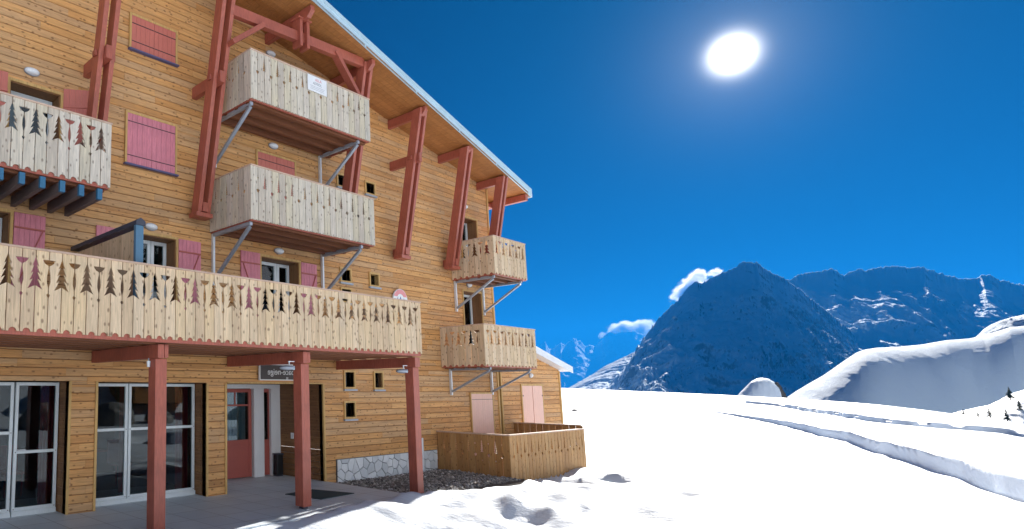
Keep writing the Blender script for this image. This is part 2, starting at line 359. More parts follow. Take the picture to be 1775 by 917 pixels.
def drape(mb, x0, x1, y, z0, z1, folds, dep=.03):
    n = folds*4; P = []
    for i in range(n+1):
        x = x0+(x1-x0)*i/n; yy = y+dep*(.5+.5*math.sin(i*math.pi/2)); P += [(x, yy, z0), (x, yy, z1), (x, yy+.006, z1), (x, yy+.006, z0)]
    F = [(0, 1, 2, 3), (4*n+3, 4*n+2, 4*n+1, 4*n)]
    for i in range(n):
        a = 4*i
        for k in range(4): F.append((a+k, a+4+k, a+4+(k+1) % 4, a+(k+1) % 4))
    return mb.add(P, F)
def text_mesh(name, body, size, m, parent, loc, rot, mirror=False, align='CENTER', bold=0.0):
    c = bpy.data.curves.new(name, 'FONT'); c.body = body; c.size = size; c.align_x = align; c.align_y = 'CENTER'; c.extrude = 0.002; c.offset = bold
    t = bpy.data.objects.new('tmp', c); COL.objects.link(t)
    me = bpy.data.meshes.new_from_object(t.evaluated_get(bpy.context.evaluated_depsgraph_get())); bpy.data.objects.remove(t)
    mt = Matrix.Rotation(math.pi/2, 4, 'X')
    if mirror: mt = Matrix.Scale(-1, 4, (1, 0, 0)) @ mt
    me.transform(mt)
    if mirror: me.flip_normals()
    me.name = name; me.materials.clear(); me.materials.append(M[m])
    o = bpy.data.objects.new(name, me); COL.objects.link(o); o.parent = parent; WP[o.name] = np.array(loc, float)
    o.location = np.array(loc, float)-WP[parent.name]; return o

# ------------------------------------------------------------------ noise for the terrain
def _h(ix, iy, iz, seed):
    n = (ix*374761393+iy*668265263+iz*2147483647+seed*1274126177) & 0xffffffff
    n = ((n ^ (n >> 13))*1274126177) & 0xffffffff
    return ((n ^ (n >> 16)) & 0xffff)/65535.0
def vnoise(x, y, z=0.0, seed=1):
    x, y = np.asarray(x, float), np.asarray(y, float); z = np.zeros_like(x)+z
    ix, iy, iz = np.floor(x).astype(np.int64), np.floor(y).astype(np.int64), np.floor(z).astype(np.int64)
    fx, fy, fz = x-ix, y-iy, z-iz
    fx, fy, fz = (q*q*q*(q*(q*6-15)+10) for q in (fx, fy, fz))
    r = 0
    for dx in (0, 1):
        for dy in (0, 1):
            for dz in (0, 1):
                r = r+_h(ix+dx, iy+dy, iz+dz, seed)*(fx if dx else 1-fx)*(fy if dy else 1-fy)*(fz if dz else 1-fz)
    return r*2-1
def fbm(x, y, z=0.0, o=5, seed=1, gain=0.5, ridged=False):
    a, t, s = 1.0, 0, 0
    for k in range(o):
        q = vnoise(x*2**k+k*17.3, y*2**k-k*9.1, z*2**k, seed+k)
        if ridged: q = 1-2*np.abs(q)
        t = t+a*q; s += a; a *= gain
    return t/s
def sstep(a, b, x): t = np.clip((x-a)/(b-a), 0, 1); return t*t*(3-2*t)

FH = np.array([math.cos(AZ), math.sin(AZ)]); RH = np.array([math.sin(AZ), -math.cos(AZ)])
CP, SP = math.cos(PITCH), math.sin(PITCH)
def ray(x, y):
    """direction (lateral, forward, up) through photo point x,y"""
    t, s = (x-CX)/FPX, (y-CY)/FPX
    return np.array([t+0*s, CP+s*SP, SP-s*CP])
def lay(x, y, depth):
    """world point seen at x,y at a horizontal forward distance"""
    r = ray(x, y); r = r*(depth/r[1]); w = RH*r[0]+FH*r[1]; return np.array([w[0], w[1], EYE+r[2]])
def lat_of(x): return (x-CX)/FPX*CP          # lateral/forward ratio at the horizon
def elev_of(x, y, depth): r = ray(x, y); return EYE+r[2]/r[1]*depth

# ------------------------------------------------------------------ snowfield
crest_px = np.array([-4000, 300, 975, 1180, 1370, 1500, 1640, 1775, 2300])
crest_y = np.array([690, 672, 672.5, 681, 690, 699, 715, 735, 790.])
crest_d = np.array([90, 120, 120, 120, 115, 100, 85, 70, 45.])
crest_z = EYE-(crest_y-YH)/FPX*crest_d/CP
def px_of(lat, fwd): return CX+lat/np.maximum(fwd, 1e-3)/CP*FPX
def ground_pt(x, y, z=0.0):
    r = ray(x, y); k = (z-EYE)/r[2]; w = RH*r[0]*k+FH*r[1]*k; return w
def polydist(X, Y, pts):
    best = np.full(X.shape, 1e9); side = np.zeros(X.shape); par = np.zeros(X.shape); acc = 0
    for a, b in zip(pts[:-1], pts[1:]):
        d = b-a; Ln = np.hypot(*d); t = np.clip(((X-a[0])*d[0]+(Y-a[1])*d[1])/Ln**2, 0, 1)
        qx, qy = X-a[0]-t*d[0], Y-a[1]-t*d[1]; ds = np.hypot(qx, qy)
        u = ds < best; sg = np.sign(d[0]*qy-d[1]*qx)
        best = np.where(u, ds, best); side = np.where(u, sg, side); par = np.where(u, acc+t*Ln, par); acc += Ln
    return best*side, par
def base_height(X, Y):
    lat, fwd = X*RH[0]+Y*RH[1], X*FH[0]+Y*FH[1]
    p = np.where(fwd > 1, px_of(lat, fwd), np.where(lat > 0, 2300, -4000)); p = np.clip(p, -4000, 2300)
    d = np.where(fwd > 1, fwd, 0.0)
    Dc = np.interp(p, crest_px, crest_d); Zc = np.interp(p, crest_px, crest_z)
    t = np.clip((d-17)/(Dc-17), 0, 1.0)
    z = (Zc+0.15)*(t*t*(3-2*t)*0.45+t*0.55)-0.15
    drop = np.maximum(d-Dc, 0); z = z-drop*.12-np.maximum(drop-22, 0)*2.5-np.minimum(drop, 20)**2*0.006; z = np.maximum(z, -196)  # unseen drop, steepened so less sunlit snow shines on the hill
    return z, d, Dc
def deskin(X, Y):
    z, d, Dc = base_height(X, Y)
    near = np.exp(-np.maximum(d-10, 0)/30)
    z = z+fbm(X/4.2+.4*Y/9, Y/7.5, 0, 3, 13)*0.19*np.exp(-np.maximum(d-14, 0)/45)*np.clip((d-4)/6, 0, 1)
    z = z+fbm(X/14, Y/14, 0, 3, 3)*0.16*np.clip((Dc-d)/20, 0, 1)+fbm(X/2.6, Y/2.6, 0, 4, 11)*0.045*near
    r = np.hypot(X, Y)
    return z
def snow_pt(x, y):
    z = 0.0
    for _ in range(40):
        q = ground_pt(x, y, z); h = float(deskin(np.array([q[0]]), np.array([q[1]]))[0]); z = z+(min(h, EYE-.05)-z)*.4
    return q
trk = [snow_pt(x, y) for x, y in [(1775, 851), (1690, 823), (1600, 797), (1500, 769), (1400, 743), (1320, 727), (1230, 713), (1160, 704)]]
def spline(P, n=8):
    P = [np.array(p, float) for p in P]; out = []
    for i in range(len(P)-1):
        a, b, c, d = P[max(i-1, 0)], P[i], P[i+1], P[min(i+2, len(P)-1)]
        for k in range(n):
            t = k/n; out.append(.5*((2*b)+(c-a)*t+(2*a-5*b+4*c-d)*t*t+(3*b-a-3*c+d)*t**3))
    return out+[P[-1]]
_d = trk[0]-trk[2]; _d = _d/np.hypot(*_d); trk = [trk[0]+_d*9, trk[0]+_d*4]+trk
trk_s = spline(trk); LTRK = sum(math.hypot(*(b-a)) for a, b in zip(trk_s[:-1], trk_s[1:]))
trk2 = [snow_pt(x, y) for x, y in [(1900, 772), (1775, 755), (1650, 742), (1560, 735), (1450, 719), (1370, 706), (1290, 698)]]
trk2_s = spline(trk2)
steps = []
rs = random.Random(5)
for k, (x, y) in enumerate([(800, 872), (850, 893), (905, 862), (955, 885), (1000, 852), (1045, 872), (1085, 835), (1130, 850), (1190, 842), (1235, 850), (905, 900), (980, 912), (1030, 830), (1075, 893), (870, 845), (760, 905), (1240, 858), (985, 838), (930, 840), (1010, 895), (1160, 868), (720, 880), (1060, 850)]):
    w = snow_pt(x, y); steps.append((w[0], w[1], rs.uniform(0.26, 0.46), rs.uniform(0.06, 0.12), rs.uniform(0, 3.1)))
def snow_height(X, Y, patch=False):
    z = deskin(X, Y)
    # worn piste edge: a bank whose far side stands higher than the near side
    s, par = polydist(X, Y, trk_s); s = -s
    w = sstep(LTRK-1, LTRK-30, par)*(0.55+0.45*sstep(50, 8, par))
    s1 = s+0.10*vnoise(par/4, par*0, 0, 8)*w
    z = z-0.26*w*sstep(-1.5, -0.25, s1)*sstep(0.02, 0.0, s1)+0.30*w*sstep(-0.005, 0.02, s1)*np.exp(-np.maximum(s1-0.4, 0)/2.5)*sstep(9.0, 4.0, s1)
    if not patch: z = z-0.7*w*sstep(1.9, 1.2, np.abs(s))
    # the thin line of footprints higher up
    s2, par2 = polydist(X, Y, trk2_s); s2 = -s2+.12*vnoise(par2/1.1, par2*0, 0, 28)
    on = .35+.65*sstep(-.2, .2, np.sin(par2*2.3)+np.sin(par2*1.37)+.5)
    z = z-.12*sstep(-1.2, -.2, s2)*sstep(.12, .0, s2)+on*.26*sstep(-.02, .12, s2)*np.exp(-np.maximum(s2-.3, 0)/.9)
    if not patch: z = z-.5*sstep(1.3, .9, np.abs(s2))
    # trampled snow before the fence
    for (cx_, cy_, r_, dp, an) in steps:
        dx, dy = (X-cx_)*math.cos(an)+(Y-cy_)*math.sin(an), -(X-cx_)*math.sin(an)+(Y-cy_)*math.cos(an)
        q = np.sqrt((dx/(r_*1.7))**2+(dy/r_)**2)
        z = z-dp*np.exp(-q**2.2)+dp*0.45*np.exp(-((q-1.6)/0.5)**2)
    reg = np.exp(-(((X-11.5)/5.5)**2+((Y-5.0)/2.6)**2))
    z = z+reg*(fbm(X/0.75, Y/0.75, 0, 4, 21, 0.5)*0.06)+reg*0.05
    # shovelled clear along the building: the drift ends in front of the posts
    edge = 7.78+0.16*vnoise(X/1.6, X*0+3, 0, 5)+0.05*vnoise(X/0.35, X*0+8, 0, 6)
    lip = 0.13+0.07*vnoise(X/2.1, X*0+1, 0, 9)
    zone = sstep(15.4, 13.6, X)
    front = np.exp(-((Y-edge+0.55)/0.7)**2)*lip*zone
    z = z+front
    clear = sstep(-0.42, 0.08, Y-edge)*sstep(15.5, 14.6, X)
    z = z*(1-clear)+(-0.35)*clear
    inside = sstep(8.0, 8.3, Y)*sstep(19.45, 19.2, X)*(X > 14.5)*1.0
    z = z*(1-inside)-0.35*inside
    bld = (Y > 9.6)*(X < 23)
    z = np.where(bld, np.minimum(z, -0.35), z)
    # drift banked up against the fence
    fr = np.exp(-np.maximum(7.97-Y, 0)/0.6)*sstep(15.0, 15.6, X)*sstep(20.5, 19.2, X)*(Y < 8.05)
    z = z+fr*(-0.10+0.06*vnoise(X/1.1, X*0, 0, 4))
    # unseen slope behind the photographer, added and steepened to bounce light onto the facade
    back = -Y-11+fbm(X/60, Y/60, 0, 3, 31)*8
    z = z+np.where(back > 0, np.minimum(back, 110)*0.78*sstep(0, 22, back), 0)+np.where(back > 0, fbm(X/25, Y/25, 0, 4, 32)*1.2*sstep(0, 40, back), 0)
    return z
def grid_mesh(X, Y, Z, wrap=False):
    nr, nc = X.shape; v = np.stack([X, Y, Z], -1).reshape(-1, 3)
    i = np.arange(nr-1)[:, None]*nc; j = np.arange(nc if wrap else nc-1)[None, :]; k = (j+1) % nc
    f = np.stack([i+j, i+k, i+nc+k, i+nc+j], -1).reshape(-1, 4); return v, f
def big_obj(name, v, f, m, smooth=True):
    me = bpy.data.meshes.new(name); me.vertices.add(len(v)); me.vertices.foreach_set('co', v.astype(np.float32).ravel())
    me.loops.add(f.size); me.loops.foreach_set('vertex_index', f.astype(np.int32).ravel())
    me.polygons.add(len(f)); me.polygons.foreach_set('loop_start', np.arange(0, f.size, f.shape[1], dtype=np.int32))
    me.update(calc_edges=True); me.validate()
    if smooth: me.polygons.foreach_set('use_smooth', np.ones(len(f), bool))
    me.materials.append(M[m]); o = bpy.data.objects.new(name, me); COL.objects.link(o); WP[o.name] = np.zeros(3); return o
def track_patch(name, P, svals, step, label):
    P = np.array(P); d = np.hypot(*np.diff(P, axis=0).T); L_ = np.concatenate([[0], np.cumsum(d)]); t = np.arange(0, L_[-1], step)
    x, y = np.interp(t, L_, P[:, 0]), np.interp(t, L_, P[:, 1]); k = max(3, int(1.2/step)); ker = np.ones(k)/k
    gx, gy = np.gradient(x), np.gradient(y); gx, gy = np.convolve(gx, ker, 'same'), np.convolve(gy, ker, 'same'); n_ = np.hypot(gx, gy); nx, ny = gy/n_, -gx/n_
    S = np.array(svals); X_, Y_ = x[:, None]+nx[:, None]*S, y[:, None]+ny[:, None]*S
    Z_ = snow_height(X_, Y_, True)+.004; Z_[:, 0] -= .05; Z_[:, -1] -= .05; Z_[0] -= .05; Z_[-1] -= .05
    v, f = grid_mesh(X_, Y_, Z_); o = big_obj(name, v, f, 'snow')
    n0 = o.data.polygons[len(f)//2].normal.z
    if n0 < 0: o.data.flip_normals()
    return struct(o, label, 'snow')
def dens(a, b, core): return np.unique(np.round(np.concatenate([np.linspace(a, b, 60), core]), 4))
track_patch('ski_track', trk_s, dens(-2.6, 2.6, np.linspace(-.35, .35, 60)), .10, 'wide groove of the ski track with a steep shaded bank')
track_patch('footprint_line', trk2_s, dens(-1.8, 1.8, np.linspace(-.8, .8, 40)), .12, 'thin broken line of footprints across the upper snowfield')
a0 = math.degrees(AZ)
th = np.concatenate([np.arange(a0-57, a0-34, 0.05), np.arange(a0-34, a0+25, 0.16), np.arange(a0+25, a0-57+360, 2.2)])
rr = [0.6]
while rr[-1] < 900: rr.append(rr[-1]*(1.013 if rr[-1] < 180 else 1.05)+0.004)
rr = np.array(rr)
T, RR = np.meshgrid(np.radians(th)[::-1], rr)      # clockwise so that faces look up
X, Y = RR*np.cos(T), RR*np.sin(T)
v, f = grid_mesh(X, Y, snow_height(X, Y), True)
f = f[:, ::-1] if True else f
snowfield = big_obj('snowfield', v, f, 'snow')
snowfield.data.materials.append(M['bounce_absorber'])       # unseen scarp beyond the crest, darkened to cut light bounced onto the hill
zf = v[:, 2][f].mean(1); snowfield.data.polygons.foreach_set('material_index', (zf < -14).astype(np.int32))
struct(snowfield, 'sunlit snowfield with a curving ski track and trampled hollows', 'snow')
# unseen valley floor out to the horizon, made dark to cut bounced light
vf = MB(); vf.add([(-30000, -30000, -190), (30000, -30000, -190), (30000, 30000, -190), (-30000, 30000, -190)], [(0, 1, 2, 3)])
struct(obj('valley_floor', vf, 'bounce_absorber'), 'unseen valley floor far below the snowfield, darkened to cut bounced light', 'ground')

# ------------------------------------------------------------------ mountains
def mountain(name, sil, depth, run, base_y, m, amp, freq, jag, seed, ncol=520, nrow=150, back=0.5, prof=1.0, leftd=0, smooth=True, jagf=1.0, gul=0.0):
    """ridge line given by its bearing and elevation at a distance, a real face falling towards us and a back slope"""
    sx, sy = np.array([p[0] for p in sil], float), np.array([p[1] for p in sil], float)
    px = np.linspace(sx[0], sx[-1], ncol); py = np.interp(px, sx, sy)
    py0 = py.copy(); py = py-jag*(fbm(px/6*jagf, px*0, 0, 4, seed, 0.65, True))*(0.9 if jagf < 1 else 1.1)
    D = depth(px) if callable(depth) else np.full(ncol, float(depth))
    zr = np.array([elev_of(a, b, d) for a, b, d in zip(px, py, D)])
    zs0 = np.array([elev_of(a, b, d) for a, b, d in zip(px, py0, D)])
    zb = np.array([elev_of(a, base_y, d) for a, d in zip(px, D-run)])
    vs = np.concatenate([-np.linspace(back, 0, 24)[:-1]**1.0, np.linspace(0, 1, nrow)])
    P, V = np.meshgrid(px, vs)
    Dg = D[None, :]-V*run
    rat = np.array([ray(a, b)[0]/ray(a, b)[1] for a, b in zip(px, py)])     # bearing of every column of the ridge
    lat = rat[None, :]*Dg
    wx, wy = RH[0]*lat+FH[0]*Dg, RH[1]*lat+FH[1]*Dg
    Vp = np.abs(V)**prof
    z = zs0[None, :]+(zb-zs0)[None, :]*np.where(V >= 0, Vp, Vp*0.9)+(zr-zs0)[None, :]*np.exp(-np.abs(V)*22)
    env = np.clip(np.abs(V)*3.2, 0, 1)
    wp_ = fbm(wx*freq*0.8, wy*freq*0.8, 0, 3, seed+21)
    run_ = V*run
    n1 = fbm(lat*freq*1.7+run_*freq*0.9+wp_*.7, run_*freq*0.75+wp_*.5+D[None, :]*0, 0, 7, seed, 0.56, True)
    n3 = fbm(lat*freq*5.0-run_*freq*3.2+wp_*1.3, run_*freq*2.2, 0, 5, seed+4, 0.6, True)
    n2 = fbm(wx*freq*0.35, wy*freq*0.35, 0, 3, seed+9)
    z2 = z+env*(amp*n1+amp*1.1*n2+gul*.5*n3)
    sh = env*amp*0.5*fbm(lat*freq*2.2, run_*freq*2.2, 0, 4, seed+5)
    wx, wy = wx-FH[0]*sh, wy-FH[1]*sh
    z2[-1] = -196
    v, f = grid_mesh(wx, wy, z2)
    return big_obj(name, v, f[:, ::-1], m, smooth)

far_sil = [(700, 640), (860, 620), (915, 607), (932, 602), (945, 594), (951, 604), (957, 606), (966, 598), (972, 594), (980, 599), (990, 589), (996, 586), (1003, 590), (1015, 601), (1022, 598), (1030, 600), (1040, 592), (1046, 583), (1054, 577), (1066, 576), (1080, 576), (1100, 574), (1140, 590), (1200, 610), (1300, 640)]
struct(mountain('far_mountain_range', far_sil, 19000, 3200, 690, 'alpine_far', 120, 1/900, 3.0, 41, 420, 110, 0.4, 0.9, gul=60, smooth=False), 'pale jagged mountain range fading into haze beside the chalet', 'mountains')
main_sil = [(1000, 720), (1050, 698), (1066, 676), (1078, 652), (1089, 630), (1098, 613), (1104, 604), (1113, 590), (1120, 580), (1130, 566), (1140, 555), (1150, 545), (1160, 536), (1170, 526), (1180, 514), (1190, 504), (1200, 493), (1208, 488), (1216, 492), (1226, 487), (1240, 479), (1252, 472), (1262, 471), (1270, 467), (1278, 460), (1287, 456), (1297, 454), (1306, 457), (1313, 456), (1322, 463), (1331, 469), (1342, 476), (1352, 480), (1366, 487), (1376, 494), (1420, 530), (1470, 570), (1530, 615), (1600, 660), (1660, 700)]
struct(mountain('main_mountain', main_sil, lambda p: 2600+300*sstep(1350, 1650, p), 900, 720, 'alpine', 52, 1/230, 4.2, 51, 760, 300, 0.6, 0.85, gul=26, smooth=False), 'steep snowy pyramid peak in blue shade below the sun', 'mountain')
back_sil = [(1240, 560), (1300, 520), (1350, 494), (1370, 484), (1380, 479), (1395, 473), (1420, 471), (1443, 466), (1452, 472), (1463, 477), (1474, 471), (1490, 467), (1503, 470), (1512, 466), (1522, 463), (1560, 462), (1575, 464), (1600, 463), (1612, 469), (1630, 474), (1650, 479), (1672, 484), (1690, 484), (1703, 476), (1716, 477), (1730, 486), (1775, 494), (1850, 508), (2000, 530), (2200, 560)]
struct(mountain('long_mountain_ridge', back_sil, 3500, 1500, 720, 'alpine', 40, 1/380, 2.8, 61, 760, 260, 0.5, 0.85, gul=26, smooth=False), 'long flat topped snowy ridge in blue shade behind the peak', 'mountain')
# sunlit spur at the left foot of the peak
spur = [(960, 690), (985, 673), (1000, 664), (1025, 650), (1050, 634), (1075, 622), (1098, 611), (1120, 602), (1160, 600), (1200, 620)]
struct(mountain('snow_spur', spur, 3500, 620, 700, 'alpine', 15, 1/330, 0.8, 71, 260, 140, 0.8, 1.0, gul=16), 'sunlit snow spur streaked with shadow at the foot of the peak', 'mountain')
# the rounded hill on the right, near
hill_sil = [(1340, 712), (1362, 690), (1380, 678), (1400, 666), (1425, 652), (1445, 638), (1465, 624), (1485, 611), (1500, 606), (1520, 603), (1560, 601), (1600, 597), (1640, 590), (1680, 587), (1705, 582), (1730, 574), (1750, 568), (1775, 565), (1850, 560), (2100, 570), (2400, 600)]
struct(mountain('snow_hill', hill_sil, 330, 68, 800, 'hill_snow', 0.8, 1/55, 0.3, 81, 420, 160, 1.2, 1.6, jagf=0.25), 'smooth rounded snow hill in shade with a bright sunlit crest', 'hill')
knoll = [(1670, 600), (1692, 584), (1705, 571), (1718, 563), (1735, 556), (1755, 550), (1775, 546), (1850, 535), (2000, 530)]
struct(mountain('rocky_knoll', knoll, 480, 120, 680, 'alpine', 5, 1/30, 0.8, 91, 160, 60, 0.8, 1.2), 'snow capped rocky knoll behind the crest of the hill', 'hill')
small = [(1600, 750), (1632, 722), (1660, 714), (1690, 707), (1712, 703), (1728, 696), (1742, 688), (1760, 680), (1775, 676), (1850, 665), (2000, 670)]
struct(mountain('snow_bank', small, 105, 18, 780, 'snow', 0.30, 1/5, 0.6, 95, 260, 90, 0.8, 1.4), 'lumpy sunlit snow bank with young trees at the right edge', 'snow')
mound = [(1262, 705), (1275, 690), (1283, 680), (1292, 671), (1302, 661), (1312, 656), (1322, 655), (1333, 657), (1343, 663), (1350, 670), (1354, 680), (1356, 700)]
mo = mountain('snow_mound', mound, 150, 7, 700, 'snow', 0.12, 1/3, 0.1, 97, 120, 60, 1.0, 1.6, jagf=0.3)
struct(mo, 'smooth domed snow mound on the edge of the field', 'snow')
rk = MB(); c = lay(1350, 678, 148.5)
rkv = []
for k in range(5):
    q = lay(1346+k*3, 668+k*5, 149); rk.ellipsoid(q+np.array([0, 0, -0.8]), 0.7, 0.8, 1.6+0.2*(k % 2), 9, 6)
tag(obj('boulder', rk, 'rock'), 'dark bare rock on the right side of the domed mound', 'rock')

# the bank, rocks, trees and hut behind the photographer, mirrored in the glass fronts
def ground_z(x, y): return float(snow_height(np.array([float(x)]), np.array([float(y)]))[0])
def rock_mesh(c, rx, ry, rz, seed):
    b = MB(); b.ellipsoid((0, 0, 0), 1, 1, 1, 14, 9); a = np.array(b.v); n = 1+.28*fbm(a[:, 0]*1.3+seed, a[:, 1]*1.3, a[:, 2]*1.3, 3, seed)
    b.v = [tuple(p) for p in a*n[:, None]*np.array((rx, ry, rz))+np.array(c)]; return b
rr2 = random.Random(12)
for k in range(9):
    x = 6+k*4.1+rr2.uniform(-.6, .6); y = -13.5+rr2.uniform(-1.5, 1.5); sz = rr2.uniform(.6, 1.5)
    tag(obj('boulder', rock_mesh((x, y, ground_z(x, y)+sz*.25), sz*1.3, sz, sz*.8, k+1), 'rock_grey'), 'grey boulder in the snow bank opposite the chalet', 'rock', 'boulders opposite the chalet')

# ------------------------------------------------------------------ terrace, gravel
tb = MB(); tb.box(-9, 10.85, 7.45, 11.9, -0.5, 0.0)
struct(obj('terrace', tb, 'paving'), 'grey slab terrace under the long balcony', 'terrace')
gs = MB(); gs.box(10.853, 15.2, 7.5, 10.0, -0.5, -0.075)
struct(obj('soil_bed', gs, 'soil'), 'dark soil strip at the foot of the wall', 'ground')
gr = MB(); rg = np.random.RandomState(3)
for k in range(5200):
    x, y = rg.uniform(10.87, 15.15), rg.uniform(7.7, 9.97); s = rg.uniform(0.012, 0.038)*(1.4 if rg.rand() < 0.05 else 1)
    z = -0.075+s*0.4+0.05*math.exp(-((y-9.3)/0.6)**2)*rg.rand()
    a = rg.uniform(0, 3.1); ca, sa = math.cos(a)*s, math.sin(a)*s; h = s*rg.uniform(0.4, 0.8)
    gr.add([(x+ca, y+sa, z), (x-sa, y+ca, z), (x-ca, y-sa, z), (x+sa, y-ca, z), (x+ca*.2, y+sa*.2, z+h), (x, y, z-h)], [(0,1,4),(1,2,4),(2,3,4),(3,0,4),(1,0,5),(2,1,5),(3,2,5),(0,3,5)])
tag(obj('gravel', gr, 'gravel'), 'dark gravel strip between terrace and white stone plinth', 'gravel', None, 'stuff')

# ------------------------------------------------------------------ the chalet
YW = 10.0; XR = 18.5; XL = -12.5; RIDGE = 3.0
def soffit_z(x): return 9.45-0.197*(x-12.83) if x >= RIDGE else 9.45-0.197*(2*RIDGE-x-12.83)
chalet = thing('chalet', 'large timber chalet with horizontal boards, red braces and carved balconies', 'chalet', (3, 16, 0))
# openings (x0,x1,z0,z1)
small_wins = [(11.52, 11.93, 2.06, 2.50), (12.62, 13.00, 2.05, 2.50), (11.50, 11.92, 1.36, 1.78), (12.58, 12.98, 4.62, 4.99), (11.48, 11.90, 4.62, 4.99),
              (12.53, 12.95, 7.02, 7.38), (11.46, 11.86, 7.00, 7.36), (11.48, 11.90, 4.12, 4.50)]
OPEN = [(1.0, 4.58, -0.3, 2.19), (5.10, 7.48, -0.3, 2.18), (7.97, 10.82, -0.3, 2.17),
        (3.34, 4.24, 5.30, 7.21), (1.9, 3.44, 2.85, 4.93), (5.62, 6.72, 2.85, 4.96), (8.95, 10.10, 2.85, 4.92),
        (16.95, 17.80, 5.25, 7.18), (16.86, 17.84, 2.75, 4.92)]+[(a+.045, b-.045, c+.045, d-.045) for a, b, c, d in small_wins]
def cells(x0, x1, z0, z1, openings):
    """the rectangle less its openings, as spans of x"""
    sp = [(x0, x1)]
    for a, b, c, d in openings:
        if c < z1-1e-6 and d > z0+1e-6:
            n = []
            for s, e in sp:
                if b <= s or a >= e: n.append((s, e)); continue
                if a > s: n.append((s, a))
                if b < e: n.append((b, e))
            sp = n
    return sp
def board_wall(x0, x1, z0, topf, y, openings, rnd, pitch=0.141, thick=0.022):
    mb = MB(); z = z0
    zs_all = sorted({q for o in openings for q in (o[2], o[3])})
    while True:
        zt = z+pitch-0.010
        if all(topf(x) < z for x in (x0, x1, min(max(RIDGE, x0), x1))): break
        cuts = [z]+[q for q in zs_all if z+1e-4 < q < zt-1e-4]+[zt]
        # joints of this row
        js = []; x = x0-rnd.uniform(0, 3)
        while x < x1: x += rnd.uniform(0.5, 3.6); js.append(x)
        for a, b in zip(cuts[:-1], cuts[1:]):
            # limits under the roof slope
            xs, xe = x0, x1
            while topf(xe) < a and xe > xs: xe -= 0.05
            while topf(xs) < a and xs < xe: xs += 0.05
            for s, e in cells(xs, xe, a, b, openings):
                pts = [s]+[j for j in js if s+0.05 < j < e-0.05]+[e]
                for p, q in zip(pts[:-1], pts[1:]):
                    g = 0.0015; p2, q2 = (p+g if p != s else p), (q-g if q != e else q)
                    w = rnd.uniform(0, 0.003); c = 0.008 if b-a > 0.05 else 0
                    # slightly chamfered board
                    mb.add([(p2, y+w, a+c), (q2, y+w, a+c), (q2, y+w, b-c), (p2, y+w, b-c), (p2, y+w+c, a), (q2, y+w+c, a), (q2, y+w+c, b), (p2, y+w+c, b),
                            (p2, y+thick, a), (q2, y+thick, a), (q2, y+thick, b), (p2, y+thick, b)],
                           [(0,1,2,3),(4,5,1,0),(3,2,6,7),(8,9,5,4),(7,6,10,11),(0,3,7,4),(5,6,2,1),(4,7,11,8),(9,10,6,5)])
        z += pitch
    return mb
rn = random.Random(11)
wall = obj('wall', board_wall(XL, XR, -0.12, soffit_z, YW, OPEN, rn), 'siding', chalet, keep_origin=False)
# structure behind the boards: rectangles between the openings
core = MB(); zs = sorted({-0.5, 12.0} | {q for o in OPEN for q in (max(o[2], -0.5), o[3])})
for a, b in zip(zs[:-1], zs[1:]):
    hi = b
    for s, e in cells(XL, XR, a, b, OPEN):
        # follow the roof line with a polygon
        if b > 8.0:
            n = 24; pts = [(s, a)]; xs = np.linspace(s, e, n)
            top = [(x, min(b, soffit_z(x)+0.05)) for x in xs[::-1]]
            poly = [(s, min(a, top[-1][1]-.001)), (e, min(a, top[0][1]-.001))]+top
            core.prism(poly, (0, YW+0.021, 0), (1, 0, 0), (0, 0, 1), (0, 0.12, 0))
        else: core.box(s, e, YW+0.021, YW+0.141, a, b)
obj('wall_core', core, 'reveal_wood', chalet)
sw = MB()
z = -0.12
while z < 8.25:
    sw.box(XR-0.16, XR, YW+0.021, 22.0, z, z+0.131); z += 0.137
obj('side_wall', sw, 'siding_side', chalet)
bw = MB(); bw.prism([(XL, -0.5), (XR-0.17, -0.5), (XR-0.17, soffit_z(XR)), (RIDGE, soffit_z(RIDGE)), (XL, soffit_z(XL))], (0, 21.8, 0), (1, 0, 0), (0, 0, 1), (0, 0.2, 0))
bw.box(XL, XL+0.16, YW+0.15, 21.79, -0.5, soffit_z(XL))
obj('rear_wall', bw, 'siding_side', chalet)
ct = MB(); ct.box(XR-0.03, XR+0.045, YW-0.025, YW+0.05, -0.1, soffit_z(XR)-0.01)
obj('corner_trim', ct, 'trim_wood', chalet, 0.004)
# floors within, so that nobody looks through
fl = MB()
for zf in (2.66, 5.1, 7.5): fl.box(XL+0.2, XR-0.2, YW+0.16, 21.7, zf, zf+0.12)
obj('floor_slab', fl, 'interior', chalet)
fi = MB(); fi.box(XL+0.2, 7.93, YW+0.16, 21.7, -0.1, -0.02); obj('ground_floor', fi, 'interior_floor', chalet)

# reveals and trims of the openings
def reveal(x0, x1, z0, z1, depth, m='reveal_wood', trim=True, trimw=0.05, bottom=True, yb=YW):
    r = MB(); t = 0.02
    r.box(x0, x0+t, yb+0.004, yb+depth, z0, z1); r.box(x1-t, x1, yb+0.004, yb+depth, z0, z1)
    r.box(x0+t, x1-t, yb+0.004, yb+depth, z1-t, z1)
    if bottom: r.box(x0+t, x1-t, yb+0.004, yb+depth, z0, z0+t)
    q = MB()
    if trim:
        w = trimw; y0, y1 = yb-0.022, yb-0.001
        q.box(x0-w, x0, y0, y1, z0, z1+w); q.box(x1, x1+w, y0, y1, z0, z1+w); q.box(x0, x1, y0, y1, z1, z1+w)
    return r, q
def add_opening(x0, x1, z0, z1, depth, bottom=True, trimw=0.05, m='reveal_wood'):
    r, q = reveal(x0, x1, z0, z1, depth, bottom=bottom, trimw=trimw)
    o = obj('window_opening', r, m, chalet); obj('trim', q, 'trim_wood', o); return o
